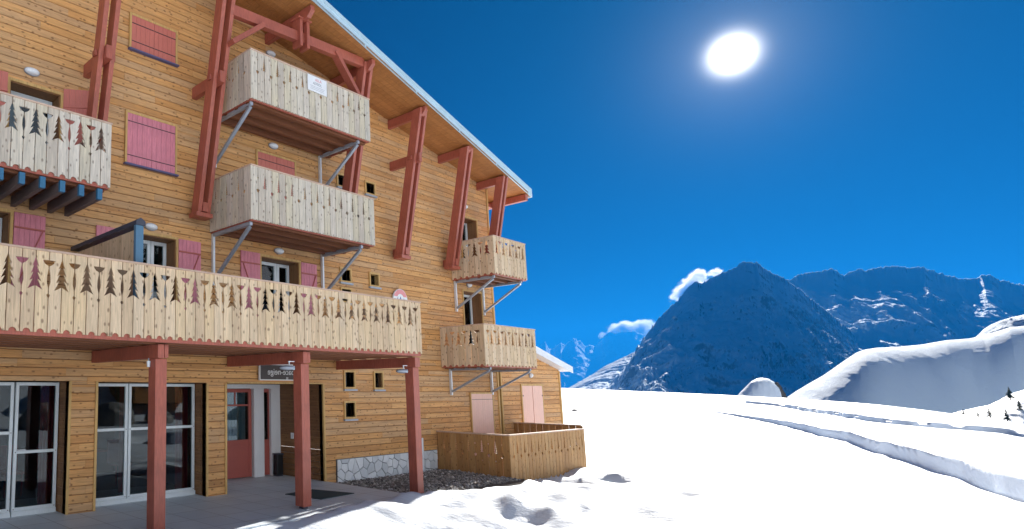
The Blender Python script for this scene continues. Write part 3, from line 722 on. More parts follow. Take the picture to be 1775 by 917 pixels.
def casement(x0, x1, z0, z1, y, parent, frame='white_frame', fw=0.06, bars=(), cols=()):
    fr = MB()
    fr.box(x0, x0+fw, y, y+0.06, z0, z1); fr.box(x1-fw, x1, y, y+0.06, z0, z1)
    fr.box(x0+fw, x1-fw, y, y+0.06, z0, z0+fw); fr.box(x0+fw, x1-fw, y, y+0.06, z1-fw, z1)
    for z in bars: fr.box(x0+fw, x1-fw, y+0.003, y+0.055, z-fw*0.45, z+fw*0.45)
    for x in cols: fr.box(x-fw*0.3, x+fw*0.3, y+0.005, y+0.05, z0+fw, z1-fw)
    f_ = obj('frame', fr, frame, parent, 0.006)
    gl = MB(); gl.box(x0+fw*.8, x1-fw*.8, y+0.028, y+0.034, z0+fw*.8, z1-fw*.8)
    obj('pane', gl, 'glass', parent); return f_
# small square windows
for x0, x1, z0, z1 in small_wins:
    q = MB(); w = 0.045; y0, y1 = YW-0.03, YW+0.0
    q.box(x0, x0+w, y0, y1+.1, z0, z1); q.box(x1-w, x1, y0, y1+.1, z0, z1); q.box(x0+w, x1-w, y0, y1+.1, z1-w, z1); q.box(x0+w, x1-w, y0, y1+.1, z0, z0+w)
    win = obj('window', q, 'trim_wood', chalet, 0.003)
    s = MB(); s.box(x0-0.02, x1+0.02, YW-0.06, YW-0.001, z0-0.045, z0-0.004); obj('sill', s, 'galvanised', win)
    g = MB(); g.box(x0+w, x1-w, YW+0.10, YW+0.106, z0+w, z1-w); obj('pane', g, 'glass', win)
    d = MB(); d.box(x0+w, x1-w, YW+0.16, YW+0.30, z0+w, z1-w); obj('recess', d, 'interior', win)

# shutters ------------------------------------------------------
def shutter(x0, x1, z0, z1, y=YW-0.035, m='shutter_paint', hinge='L', brace=True, boards=6, label=None, rot=None, zband=None):
    mb = MB(); n = boards; w = (x1-x0)/n
    for i in range(n): mb.box(x0+i*w+0.0015, x0+(i+1)*w-0.0015, y, y+0.028, z0, z1)
    o = obj('shutter', mb, m, chalet, 0.002)
    ir = MB()
    za, zb = z1-0.25*(z1-z0 if z1-z0 < 1.2 else 1.0), z0+0.2
    if brace:
        ir.box(x0+0.01, x1-0.01, y-0.018, y-0.001, za-0.014, za+0.014); ir.box(x0+0.01, x1-0.01, y-0.018, y-0.001, zb-0.014, zb+0.014)
        a, b = ((x0+0.05, za-0.02), (x1-0.06, za-1.0)) if hinge == 'L' else ((x1-0.05, za-0.02), (x0+0.06, za-1.0))
        zb2 = max(b[1], zb+0.02); ir.beam((a[0], y-0.010, a[1]), (b[0], y-0.010, zb2), 0.016, 0.02, (0, 1, 0))
    else:
        for zz in (z1-0.16, z0+0.16): ir.box(x0+0.004, x1-0.004, y-0.012, y-0.001, zz-0.005, zz+0.005)
    obj('hinge_strap', ir, 'iron' if not brace else 'red_paint', o)
    if label: o['label'] = label
    return o
def closed_pair(x0, x1, z0, z1, m, sill='sill_dark', trimw=0.045, label=None):
    q = MB(); w = trimw; q.box(x0-w, x0, YW-0.04, YW-0.001, z0, z1+w); q.box(x1, x1+w, YW-0.04, YW-0.001, z0, z1+w); q.box(x0, x1, YW-0.04, YW-0.001, z1, z1+w)
    fr = obj('window', q, 'trim_wood', chalet, 0.003)
    if sill:
        s = MB(); s.box(x0-0.06, x1+0.06, YW-0.08, YW-0.001, z0-0.04, z0-0.010); obj('sill', s, sill, fr)
    xm = (x0+x1)/2
    for a, b, h in ((x0+.003, xm-.002, 'L'), (xm+.002, x1-.003, 'R')): shutter(a, b, z0, z1, YW-0.032, m, h, False, 5, label)
closed_pair(5.63, 6.66, 8.58, 9.27, 'shutter_red', label='closed brick red shutter')
closed_pair(5.58, 6.67, 6.27, 7.26, 'shutter_paint', label='closed faded pink shutter')
closed_pair(8.86, 10.0, 5.30, 7.27, 'shutter_red', None, label='closed red shutter behind the balcony')
closed_pair(16.95, 18.10, 0.02, 1.92, 'shutter_pale', None, label='closed pale pink shutter')
shutter(3.50, 4.04, 2.95, 4.95, hinge='R', boards=6); shutter(4.99, 5.54, 2.95, 4.97, hinge='L'); shutter(6.77, 7.31, 2.95, 4.98, hinge='R')
shutter(8.36, 8.90, 2.95, 4.97, hinge='L'); shutter(10.15, 10.66, 2.95, 4.93, hinge='R')
# upper left door: its right leaf stands off the wall
def swung(x0, w, z0, z1, ang, label):
    mb = MB(); n = 5; c, s = math.cos(ang), -math.sin(ang); nx, ny = math.sin(ang)*0.028, math.cos(ang)*0.028
    for i in range(n):
        a, b = i*w/n+0.0015, (i+1)*w/n-0.0015
        P = [(x0+a*c, YW-0.04+a*s), (x0+b*c, YW-0.04+b*s), (x0+b*c+nx, YW-0.04+b*s+ny), (x0+a*c+nx, YW-0.04+a*s+ny)]
        mb.add([(p[0], p[1], z) for z in (z0, z1) for p in P], [(0,3,2,1),(4,5,6,7),(0,1,5,4),(1,2,6,5),(2,3,7,6),(3,0,4,7)])
    o = obj('shutter', mb, 'shutter_red', chalet); o['label'] = label
    ir = MB()
    for zz in (z1-0.32, z0+0.25): ir.beam((x0+0.02*c-.0, YW-0.052, zz), (x0+w*c, YW-0.052+w*s, zz), 0.02, 0.05, (0, 0, 1))
    obj('ledge', ir, 'shutter_red', o)
swung(4.28, 0.52, 5.3, 7.33, R(28), 'red shutter swung off the wall'); swung(2.72, 0.55, 5.3, 7.28, R(8), 'red shutter beside the upper left door')

# balcony doors
for x0, x1, z0, z1 in [(3.34, 4.24, 5.30, 7.21), (1.9, 3.44, 2.85, 4.93), (5.62, 6.72, 2.85, 4.96), (8.95, 10.10, 2.85, 4.92), (16.95, 17.80, 5.25, 7.18), (16.86, 17.84, 2.75, 4.92)]:
    o = add_opening(x0, x1, z0, z1, 0.42)
    dr = obj('balcony_door', MB().box(x0+.02, x1-.02, YW+0.30, YW+0.34, z0+.02, z0+.10), 'white_frame', chalet)
    xm = (x0+x1)/2
    casement(x0+.03, xm+.15 if x1-x0 > 1 else x1-.03, z0+.1, z1-.03, YW+0.28, dr, fw=0.07)
    if x1-x0 > 1: casement(xm+.16, x1-.03, z0+.1, z1-.03, YW+0.28, dr, fw=0.07)
    cu = MB()
    drape(cu, x0+.06, x0+.36, YW+.40, z0+.1, z1-.1, 5)
    obj('curtain', cu, 'net_curtain', dr)
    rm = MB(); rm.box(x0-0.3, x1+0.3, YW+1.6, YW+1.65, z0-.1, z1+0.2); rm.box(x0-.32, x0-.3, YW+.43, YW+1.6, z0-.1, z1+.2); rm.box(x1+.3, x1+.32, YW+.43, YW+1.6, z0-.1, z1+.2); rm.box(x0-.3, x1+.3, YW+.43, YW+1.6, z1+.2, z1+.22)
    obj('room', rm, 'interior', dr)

# ground floor glazing -------------------------------------------
YG = 10.37
def glazing(x0, x1, z0, z1, lights, kind):
    o = obj(kind, MB().box(x0, x1, YG-0.02, YG+0.09, z0-0.10, z0), 'white_frame', chalet, 0.004)
    for a, b, bars in lights: casement(a, b, z0, z1, YG, o, fw=0.055, bars=bars)
    fx = MB()
    for a, b, bars in lights:
        for xx in (a+.03, b-.03):
            for zz in [z0+.03]+list(bars): fx.box(xx-.008, xx+.008, YG-0.006, YG-0.0005, zz-.006, zz+.006)
    obj('fixing', fx, 'iron', o)
    return o
reveal_l = MB()
# pillars clad with boards between the glass fronts
def pillar(x0, x1, y0, y1, z1):
    mb = MB(); z = 0.004
    while z < z1-0.02:
        t = min(z+0.131, z1); mb.box(x0, x0+0.015, y0+0.022, y1, z, t); mb.box(x1-0.015, x1, y0+0.022, y1, z, t); z += 0.137
    mb.box(x0+.014, x1-.014, y0+.023, y1-.001, .002, z1-.001)
    o = obj('pillar', mb, 'reveal_siding', chalet)
    t = MB(); t.box(x0-.012, x0+.035, y0-0.02, y0-0.001, 0.003, z1); t.box(x1-.035, x1+.012, y0-0.02, y0-0.001, 0.003, z1); obj('corner_trim', t, 'trim_wood', o)
    return o
pillar(4.58, 5.10, YW, YG+.1, 2.19); pillar(7.48, 7.97, YW, YG+.1, 2.17)
hd = MB(); hd.box(1.0, 4.58, YW+.01, YG+.12, 2.19, 2.21); hd.box(5.1, 7.48, YW+.01, YG+.12, 2.18, 2.2); hd.box(7.97, 10.82, YW+.01, 11.6, 2.17, 2.19)
obj('lintel', hd, 'reveal_wood', chalet)
glazing(1.0, 3.78, 0.08, 2.17, [(1.0, 1.9, (1.34,)), (1.95, 2.85, (1.34,)), (2.9, 3.77, (1.34,))], 'window_front')
gd = glazing(3.80, 4.56, 0.08, 2.17, [(3.80, 4.56, (1.02,))], 'glass_door')
hn = MB(); hn.tube((3.86, YG-.05, 1.06), (3.98, YG-.05, 1.06), 0.010); hn.tube((3.86, YG-.05, 1.06), (3.86, YG, 1.06), 0.010); obj('door_handle', hn, 'galv_pale', gd)
hg = MB()
for zz in (.35, 1.1, 1.95): hg.tube((4.54, YG-.015, zz-.04), (4.54, YG-.015, zz+.04), 0.012)
obj('hinge', hg, 'galv_pale', gd)
glazing(5.11, 7.47, 0.08, 2.16, [(5.12, 5.93, (1.32,)), (5.95, 6.68, (1.32,)), (6.70, 7.46, (1.32,))], 'window_front')
# room behind, with curtains and a few dim shapes
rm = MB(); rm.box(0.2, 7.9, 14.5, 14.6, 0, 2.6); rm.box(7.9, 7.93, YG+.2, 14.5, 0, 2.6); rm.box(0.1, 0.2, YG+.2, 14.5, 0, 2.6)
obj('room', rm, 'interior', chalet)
for xa, xb, y in ((4.30, 4.54, YG+.14), (7.10, 7.40, YG+.14), (6.04, 6.14, YG+.5)):
    obj('curtain', drape(MB(), xa, xb, y, .1, 2.14, 4 if xb-xa > .2 else 2, .04), 'curtain', chalet)
rm2 = MB(); rm2.box(5.6, 6.6, 12.4, 13.2, .72, .76); rm2.tube((6.1, 12.8, 0), (6.1, 12.8, .72), .04)
rm2.box(3.2, 4.3, 12.2, 12.9, .72, .76); rm2.tube((3.8, 12.5, 0), (3.8, 12.5, .72), .04)
for x in (5.3, 6.9, 4.5): rm2.box(x-.2, x+.2, 12.2, 12.6, .42, .46); rm2.box(x-.2, x+.2, 12.58, 12.61, .46, .95); rm2.box(x-.18, x-.15, 12.22, 12.25, 0, .42); rm2.box(x+.15, x+.18, 12.22, 12.25, 0, .42)
obj('indoor_furniture', rm2, 'curtain', chalet)

# the entrance recess
er = MB(); z = 0.004
while z < 2.16:
    t = min(z+.131, 2.168); er.box(10.82, 10.84, YW+.022, 11.5, z, t); z += .137
obj('entrance_recess', er, 'reveal_siding', chalet)
jt = MB(); jt.box(10.79, 10.84, YW-.025, YW+.02, 0.003, 2.17); jt.box(7.99, 10.79, YW-.025, YW-.001, 2.17, 2.20)
obj('entrance_trim', jt, 'trim_wood', chalet)
en = MB(); YE = 11.48
for a, b in ((7.98, 8.9), (9.97, 10.29), (10.52, 10.82)): en.box(a, b, YE-.04, YE+.1, 0.002, 2.07)
en.box(7.98, 10.82, YE-.045, YE+.1, 2.07, 2.168)
ent = obj('entrance', en, 'white_plain', chalet, 0.004)
def red_door(x0, x1, zg, muntin):
    d = MB(); y = YE+.02; fw = 0.09 if x1-x0 > .5 else .03
    d.box(x0, x0+fw, y, y+.05, .02, 2.06); d.box(x1-fw, x1, y, y+.05, .02, 2.06); d.box(x0+fw, x1-fw, y, y+.05, 1.98, 2.06); d.box(x0+fw, x1-fw, y+.006, y+.044, .02, zg)
    if muntin: d.box(x0+fw, x1-fw, y+.01, y+.04, 1.66, 1.70); d.box((x0+x1)/2-.02, (x0+x1)/2+.02, y+.01, y+.04, 1.70, 1.98)
    o = obj('door_leaf', d, 'red_paint', ent, .004); return o
red_door(8.95, 9.94, .88, True); red_door(10.30, 10.51, .85, False)
gp = MB(); gp.box(9.04, 9.85, YE+.04, YE+.046, .88, 1.98); gp.box(10.33, 10.48, YE+.04, YE+.046, .85, 1.98); obj('pane', gp, 'glass', ent)
cu = MB()
drape(cu, 9.08, 9.84, YE+.12, .1, 2.0, 8)
obj('curtain', cu, 'net_curtain', ent)
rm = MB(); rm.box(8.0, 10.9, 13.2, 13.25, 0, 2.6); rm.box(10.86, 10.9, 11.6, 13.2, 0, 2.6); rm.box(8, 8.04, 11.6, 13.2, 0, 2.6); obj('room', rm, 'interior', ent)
sg = MB(); sg.box(10.805, 10.819, 10.98, 11.07, .88, 1.02); obj('switch_plate', sg, 'white_plain', chalet)
# white stone plinth
st = MB(); st.box(11.18, 15.12, YW-.03, YW-.002, -.3, .46); plinth = obj('stone_plinth', st, 'mortar', chalet)
# irregular stones: clipped voronoi cells
rv = np.random.RandomState(8); pts = [(11.18+rv.uniform(0, 3.94), -.25+rv.uniform(0, .71)) for _ in range(62)]
for _ in range(3): # relax a little
    newp = []
    for i, p in enumerate(pts):
        f_ = np.array([0.0, 0.0])
        for j, q in enumerate(pts):
            if i != j:
                d = np.array(p)-np.array(q); r_ = np.hypot(*d)+1e-6
                if r_ < .26: f_ += d/r_*(.26-r_)*.35
        newp.append((float(np.clip(p[0]+f_[0], 11.2, 15.1)), float(np.clip(p[1]+f_[1], -.24, .45))))
    pts = newp
def clip(poly, a, b, c):       # keep a*x+b*y<=c
    out = []
    for i in range(len(poly)):
        p, q = poly[i], poly[(i+1) % len(poly)]; dp, dq = a*p[0]+b*p[1]-c, a*q[0]+b*q[1]-c
        if dp <= 0: out.append(p)
        if dp*dq < 0: t = dp/(dp-dq); out.append((p[0]+t*(q[0]-p[0]), p[1]+t*(q[1]-p[1])))
    return out
stn = MB()
for i, p in enumerate(pts):
    poly = [(11.19, -.29), (15.11, -.29), (15.11, .45), (11.19, .45)]
    for j, q in enumerate(pts):
        if i == j: continue
        a, b = q[0]-p[0], q[1]-p[1]; ln = math.hypot(a, b)
        if ln > 1.6: continue
        a, b = a/ln, b/ln; poly = clip(poly, a, b, a*(p[0]+q[0])/2+b*(p[1]+q[1])/2-0.009)
        if len(poly) < 3: break
    if len(poly) >= 3: stn.prism(poly, (0, YW-.031, 0), (1, 0, 0), (0, 0, 1), (0, -rv.uniform(.015, .03), 0))
obj('stone', stn, 'stone', plinth, 0.006)

# ------------------------------------------------------------------ roof
def verge_y(x): return 8.45+0.0667*(x-9.2) if x > RIDGE else verge_y(2*RIDGE-x+1e-6)
EX = 19.68
rf = MB()
def roofslab(x0, x1, t0, t1, inset=0.0):
    P = []
    for x in (x0, x1):
        for y in (verge_y(x)+inset, 23.0):
            z = soffit_z(x)
            P += [(x, y, z+t0), (x, y, z+t1)]
    # order: x0y0 lo,hi ; x0y1 lo,hi ; x1y0 lo,hi; x1y1 lo,hi
    return P, [(0,2,6,4),(1,5,7,3),(0,4,5,1),(2,3,7,6),(0,1,3,2),(4,6,7,5)]
for a, b in ((RIDGE, EX), (2*RIDGE-EX, RIDGE)): rf.add(*roofslab(a, b, 0.055, 0.20, .03))
roof = obj('roof', rf, 'fascia_metal', chalet)
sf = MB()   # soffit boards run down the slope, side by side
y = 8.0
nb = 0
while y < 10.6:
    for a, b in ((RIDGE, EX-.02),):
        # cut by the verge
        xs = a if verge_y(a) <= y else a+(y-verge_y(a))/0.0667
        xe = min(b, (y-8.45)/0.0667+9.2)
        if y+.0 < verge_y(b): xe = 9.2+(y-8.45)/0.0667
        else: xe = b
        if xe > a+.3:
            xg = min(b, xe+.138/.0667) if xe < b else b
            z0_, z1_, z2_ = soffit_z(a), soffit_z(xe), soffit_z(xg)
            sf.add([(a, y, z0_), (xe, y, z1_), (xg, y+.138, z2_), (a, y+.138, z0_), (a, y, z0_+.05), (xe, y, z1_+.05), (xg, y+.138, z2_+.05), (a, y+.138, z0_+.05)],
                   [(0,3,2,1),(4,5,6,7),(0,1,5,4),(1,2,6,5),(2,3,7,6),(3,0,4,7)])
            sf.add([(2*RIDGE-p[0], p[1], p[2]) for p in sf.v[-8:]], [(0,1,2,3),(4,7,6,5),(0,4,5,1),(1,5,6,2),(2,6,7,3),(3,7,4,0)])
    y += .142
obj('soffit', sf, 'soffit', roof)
fa = MB()
for a, b in ((RIDGE, EX), (RIDGE, 2*RIDGE-EX)):
    A, B = np.array((a, verge_y(a), soffit_z(a))), np.array((b, verge_y(b), soffit_z(b)))
    for lo, hi, yo, th_ in ((-.01, .15, 0, .028), (.152, .235, -.018, .05)):
        P = [(p[0], p[1]+yo+dy, p[2]+dz) for p in (A, B) for dy in (0, th_) for dz in (lo, hi)]
        fs = [(0,2,3,1),(4,5,7,6),(0,1,5,4),(2,6,7,3),(0,4,6,2),(1,3,7,5)]
        fa.add(P, fs if b > a else [q[::-1] for q in fs])
obj('fascia', fa, 'fascia_metal', roof)
ev = MB(); ev.box(EX-.01, EX+.03, verge_y(EX), 23, soffit_z(EX)-.02, soffit_z(EX)+.21); ev.box(EX+.03, EX+.14, verge_y(EX)+.05, 23, soffit_z(EX)+.04, soffit_z(EX)+.14)
obj('gutter', ev, 'galv_pale', roof)
rs_ = MB()
for a, b in ((RIDGE, EX-.15),): 
    n = 60; A = []
    for i in range(n+1):
        x = a+(b-a)*i/n; h = .05+.035*float(vnoise(np.array(x/0.5), np.array(2.0), 0, 3)); yy = verge_y(x)+.16+.05*float(vnoise(np.array(x/0.7), np.array(5.0), 0, 3))
        A += [(x, yy, soffit_z(x)+.201), (x, yy+.06, soffit_z(x)+.201+max(h, .012)), (x, 22.8, soffit_z(x)+.30)]
    rs_.add(A, [q for i in range(n) for q in ((3*i, 3*i+3, 3*i+4, 3*i+1), (3*i+1, 3*i+4, 3*i+5, 3*i+2))])
obj('roof_snow', rs_, 'snow', roof, smooth=True)

# purlins, braces
def yb(z): return 9.75-.197*(z-5.56)
BR = {4.72: (5.5, 7.80), 7.15: (5.5, 8.10), 11.38: (5.5, None), 13.66: (5.5, 7.98), 15.96: (5.5, None), 18.0: (6.2, None)}
for x in (0.6, 4.72, 7.15, 9.2, 11.38, 13.66, 15.96, 18.0):
    p = MB(); zt = soffit_z(x)-.012; v_ = verge_y(x)+.10
    p.prism([(YW+.05, zt), (YW+.05, zt-.23), (v_+.12, zt-.23), (v_, zt-.12), (v_, zt)], (x-.06, 0, 0), (0, 1, 0), (0, 0, 1), (.12, 0, 0))
    obj('purlin', p, 'red_timber', chalet, .006)
p = MB(); zt = soffit_z(19.45)-.012; p.box(19.36, 19.50, verge_y(19.4)+.06, 22.8, zt-.2, zt); p.prism([(0, 0), (.0, .12), (-.9, .12), (-.9, .06)], (19.36, 10.3, zt-.2), (1, 0, 0), (0, 0, 1), (0, .1, 0))
obj('eave_beam', p, 'red_timber', chalet, .006)
for x, (zb, zs_) in BR.items():
    b = MB(); zt = soffit_z(x)-.05; lo, hi = (yb(zb), zb), (yb(zt), zt)
    off = .11 if x < 18 else .10
    b2 = MB()
    for s in (-1, 1):
        xx = x+s*(off-.002)
        d = .12
        (b if s < 0 else b2).prism([(lo[0]-d, lo[1]), (lo[0]+d, lo[1]), (hi[0]+d, hi[1]), (hi[0]-d, hi[1])], (xx-.045, 0, 0), (0, 1, 0), (0, 0, 1), (.09, 0, 0))
    br = obj('roof_brace', b, 'red_timber', chalet, .006); obj('brace_plank', b2, 'red_timber', br, .006)
    f_ = MB(); f_.box(x-.062, x+.062, lo[0]-.17, YW-.002, zb+.01, zb+.2); f_.box(x-.20, x+.20, lo[0]-.14, lo[0]+.12, zb-.09, zb-.002); obj('brace_foot', f_, 'red_timber', br, .006)
    if zs_:
        s_ = MB(); s_.box(x-.058, x+.058, yb(zs_)-.2, YW-.002, zs_-.12, zs_+.12); obj('tie_beam', s_, 'red_timber', br, .006)
        s_ = MB()
        for sx in (-.20, .158): s_.box(x+sx, x+sx+.042, yb(zs_)-.05, yb(zs_)+.05, zs_-.05, zs_+.05)
        obj('bolt_block', s_, 'red_timber', br, .004)
# collar frame before the top balcony
cf = MB(); yk = 8.93
def kb(a, b, w=.17): return cf.beam(a, b, .12, w, (0, 0, 1))
cf.prism([(7.28, 9.36), (11.26, 9.57), (11.26, 9.79), (7.28, 9.58)], (0, yk-.06, 0), (1, 0, 0), (0, 0, 1), (0, .12, 0))
col_ = obj('collar_beam', cf, 'red_timber', chalet, .006)
cf = MB(); cf.beam((7.24, yk-.02, 8.76), (8.05, yk-.02, 9.42), .10, .19, (0, 1, 0)); obj('knee_brace', cf, 'red_timber', col_, .005)
cf = MB(); cf.beam((11.22, yk-.02, 8.55), (10.25, yk-.02, 9.62), .10, .17, (0, 1, 0)); obj('knee_brace', cf, 'red_timber', col_, .005)
cf = MB()
for s in (-1, 1): cf.box(9.2+s*.105-.04, 9.2+s*.105+.04, yk-.14, yk+.10, 9.32, soffit_z(9.2)-.24)
cf.box(9.2-.20, 9.2+.20, yk-.16, yk+.12, soffit_z(9.2)-.238, soffit_z(9.2)-.20); obj('king_post', cf, 'red_timber', col_, .005)
cf = MB(); cf.box(7.15-.045, 7.15+.175, 8.84, 9.02, 8.3, 9.5)
# ------------------------------------------------------------------ balconies
G = .0065
TREE = [(.60, G), (.55, .100), (.685, .034), (.655, .082), (.775, .028), (.748, .066), (.865, .020), (.842, .048), (.965, G)]
CUP = [(.455, G), (.47, .018), (.49, .024), (.508, G), (.58, G), (.66, .026), (.74, .024), (.84, G), (.872, .010), (.885, .040), (.91, .068), (.945, .086), (.95, G)]
STREE = [(.655, G), (.64, .046), (.70, .018), (.69, .046), (.745, .016), (.737, .040), (.785, .014), (.778, .034), (.825, .011), (.82, .027), (.862, .008), (.858, .019), (.92, G)]
SCUP = [(.545, G), (.56, .026), (.59, .038), (.612, .036), (.62, G), (.82, G), (.835, .020), (.848, .016), (.856, G)]
SDOT = [(.45, G), (.462, .017), (.478, .014), (.486, G)]
def panel(name, parent, m, o, u, length, H, style, start=0, nrm=None, w=.1805, scal=True, thick=.022, zoff=0.0, hs=1.0):
    """vertical boards with motifs cut into the joints; o = lower corner, u = direction along, boards get thick along nrm"""
    n = max(1, round(length/w)); w = length/n; mb = MB(); rr_ = random.Random(int(length*97)+start)
    big = {0: TREE, 1: CUP}; sm = {0: STREE+[], 1: SCUP}
    for i in range(n):
        a, b = i*w, (i+1)*w
        ml = (big if style == 'big' else sm)[(i+start) % 2]; mr = (big if style == 'big' else sm)[(i+1+start) % 2]
        if style == 'small' and (i+start) % 2 == 0: ml = SDOT+STREE
        if style == 'small' and (i+1+start) % 2 == 0: mr = SDOT+STREE
        if i == 0: ml = []
        if i == n-1: mr = []
        g0 = 0 if i == 0 else G; g1_ = 0 if i == n-1 else G
        dz = rr_.uniform(-.003, .003)
        left = [(a+g0, H)]+[(a+hw, z*hs+dz*0) for z, hw in reversed(ml)]+[(a+g0, 0)]
        right = [(b-g1_, 0)]+[(b-hw, z*hs) for z, hw in mr]+[(b-g1_, H)]
        bot = []
        if scal:
            r_ = .052 if style == 'big' else .016
            c_ = (a+b)/2 if style == 'big' else None
            if c_:
                bot = [(c_-r_*math.cos(t), r_*math.sin(t)*.95) for t in np.linspace(0, math.pi, 9)]
            else:
                for c2 in (a+w*.25, a+w*.75): bot += [(c2-r_*math.cos(t), r_*math.sin(t)) for t in np.linspace(0, math.pi, 5)]
        mb.prism(left+bot+right, np.array(o)+np.array(nrm)*rr_.uniform(0, .002), u, (0, 0, 1), np.array(nrm)*thick)
    return obj(name, mb, m, parent)
def strut_set(parent, x, yf, zt, zb, m='galvanised'):
    s = MB(); s.box(x-.035, x+.035, yf+.08, YW-.07, zt-.07, zt)
    s.beam((x, yf+.12, zt-.09), (x, YW-.06, zb+.04), .05, .07, (1, 0, 0))
    o = obj('bracket', s, m, parent, .003)
    w = MB(); w.box(x-.025, x+.025, YW-.068, YW-.002, zb-.06, zt-.005); obj('wall_bar', w, 'galv_pale', parent, .003)
def balcony(x0, x1, yf, z0, H, style, m, start, label, struts=(), zb=None, left=True, right=True, deck_m='deck_wood', hs=1.0, skirt=True):
    dk = MB(); z = z0+.08; y = yf+.03
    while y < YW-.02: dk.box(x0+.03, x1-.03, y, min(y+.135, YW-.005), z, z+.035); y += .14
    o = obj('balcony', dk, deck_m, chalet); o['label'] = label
    j = MB(); n = 4
    for yy in np.linspace(yf+.16, YW-.12, 4): j.box(x0+.04, x1-.04, yy-.04, yy+.04, z-.13, z-.002)
    obj('joist', j, 'deck_wood', o, .004)
    e = MB(); e.box(x0+.012, x1-.012, yf+.026, yf+.07, z0-.022, z0+.12)
    if left: e.box(x0+.026, x0+.07, yf+.072, YW-.005, z0-.022, z0+.12)
    if right: e.box(x1-.07, x1-.026, yf+.072, YW-.005, z0-.022, z0+.12)
    obj('edge_beam', e, 'red_timber', o, .003)
    panel('railing', o, m, (x0, yf, z0), (1, 0, 0), x1-x0, H, style, start, (0, 1, 0), hs=hs)
    if left: panel('railing', o, m, (x0, YW-.01, z0), (0, -1, 0), YW-yf-.035, H, style, start+1, (1, 0, 0), hs=hs)
    if right: panel('railing', o, m, (x1, yf+.025, z0), (0, 1, 0), YW-yf-.035, H, style, start+1, (-1, 0, 0), hs=hs)
    c = MB(); c.box(x0-.012, x1+.012, yf-.015, yf+.06, z0+H, z0+H+.028)
    if left: c.box(x0-.012, x0+.055, yf+.061, YW-.003, z0+H, z0+H+.028)
    if right: c.box(x1-.055, x1+.012, yf+.061, YW-.003, z0+H, z0+H+.028)
    obj('top_rail', c, 'rail_wood', o, .004)
    ir = MB(); ir.box(x0+.03, x1-.03, yf+.024, yf+.062, z0+.28, z0+.37); ir.box(x0+.03, x1-.03, yf+.024, yf+.062, z0+H-.075, z0+H-.005)
    obj('inner_rail', ir, 'rail_wood', o)
    for x in struts: strut_set(o, x, yf, z0-.025, zb)
    return o
b_top = balcony(7.57, 11.17, 8.7, 7.655, 1.0, 'small', 'grey_board', 0, 'topmost balcony with small pierced fir trees', (7.66, 10.85), 6.68)
b_mid = balcony(7.55, 11.21, 8.7, 5.235, 1.055, 'small', 'grey_board', 0, 'middle balcony with small pierced fir trees', (7.62, 10.85), 4.20)
b_ru = balcony(16.31, 18.09, 8.7, 5.18, 1.05, 'big', 'balcony_board', 1, 'small upper balcony at the right corner', (16.42, 17.9), 4.32)
b_rl = balcony(15.57, 18.33, 8.7, 2.66, 1.08, 'big', 'balcony_board', 0, 'small lower balcony at the right corner', (15.95, 18.1), 1.95)
b_tl = balcony(-2.45, 4.58, 8.7, 5.245, 1.055, 'big', 'grey_board', 0, 'upper left balcony on blue ended joists', (), None, left=True, right=True)
j = MB(); je = MB()
x = 4.42
while x > -2.3:
    j.box(x-.04, x+.04, 8.80, YW-.005, 5.035, 5.205); je.box(x-.043, x+.043, 8.735, 8.799, 5.032, 5.208); x -= .315
obj('cantilever_joist', j, 'joist_dark', b_tl, .004); obj('joist_end', je, 'joist_blue', b_tl, .004)
# long balcony on posts
LX0, LX1, LY, LZ, LH = -8.02, 11.33, 7.7, 2.775, 1.06
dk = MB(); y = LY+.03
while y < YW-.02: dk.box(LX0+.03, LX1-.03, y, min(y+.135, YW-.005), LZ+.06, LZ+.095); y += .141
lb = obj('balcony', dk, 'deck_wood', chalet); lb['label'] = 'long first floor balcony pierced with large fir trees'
j = MB(); 
for yy in (7.95, 8.35, 8.75, 9.15, 9.55, 9.9): j.box(LX0+.04, LX1-.04, yy-.04, yy+.04, LZ-.06, LZ+.058)
obj('joist', j, 'deck_wood', lb, .004)
e = MB(); e.box(LX0+.01, LX1-.01, LY+.026, LY+.08, LZ-.045, LZ+.15); e.box(LX1-.07, LX1-.026, LY+.082, YW-.005, LZ-.045, LZ+.15); obj('edge_beam', e, 'red_timber', lb, .004)
# keep the trees in step: trees at 2.63 + k*0.3612
n_left = 2.63-LX0; panel('railing', lb, 'balcony_board', (LX0, LY, LZ), (1, 0, 0), LX1-LX0, LH, 'big', 1, (0, 1, 0), w=.1806)
panel('railing', lb, 'balcony_board', (LX1, LY+.025, LZ), (0, 1, 0), YW-LY-.035, LH, 'big', 1, (-1, 0, 0))
c = MB(); c.box(LX0, LX1+.012, LY-.018, LY+.07, LZ+LH, LZ+LH+.028); c.box(LX1-.055, LX1+.012, LY+.071, YW-.003, LZ+LH, LZ+LH+.028); obj('top_rail', c, 'rail_wood', lb, .004)
ir = MB(); ir.box(LX0+.03, LX1-.03, LY+.024, LY+.062, LZ+.26, LZ+.35); ir.box(LX0+.03, LX1-.03, LY+.024, LY+.062, LZ+LH-.07, LZ+LH-.005); obj('inner_rail', ir, 'rail_wood', lb)
# posts and cross beams
for x in (5.07, 8.09, 11.37, 2.0, -1.1):
    p = MB(); p.box(x-.10, x+.10, 7.9, 8.10, 0.045 if x < 11 else -.07, LZ-.27); po = obj('post', p, 'red_timber', chalet, .008)
    f_ = MB(); f_.box(x-.055, x+.055, 7.945, 8.055, -.12 if x > 11 else 0.001, .044 if x < 11 else -.071); obj('post_foot', f_, 'dark_steel', po)
    b = MB(); b.box(x-.10, x+.01, 7.84, YW-.005, LZ-.268, LZ-.062); bo = obj('cross_beam', b, 'red_timber', chalet, .006)
    b = MB(); b.box(x+.03, x+.10, 7.86, 8.12, LZ-.258, LZ-.062); obj('cheek', b, 'red_timber', bo, .006)
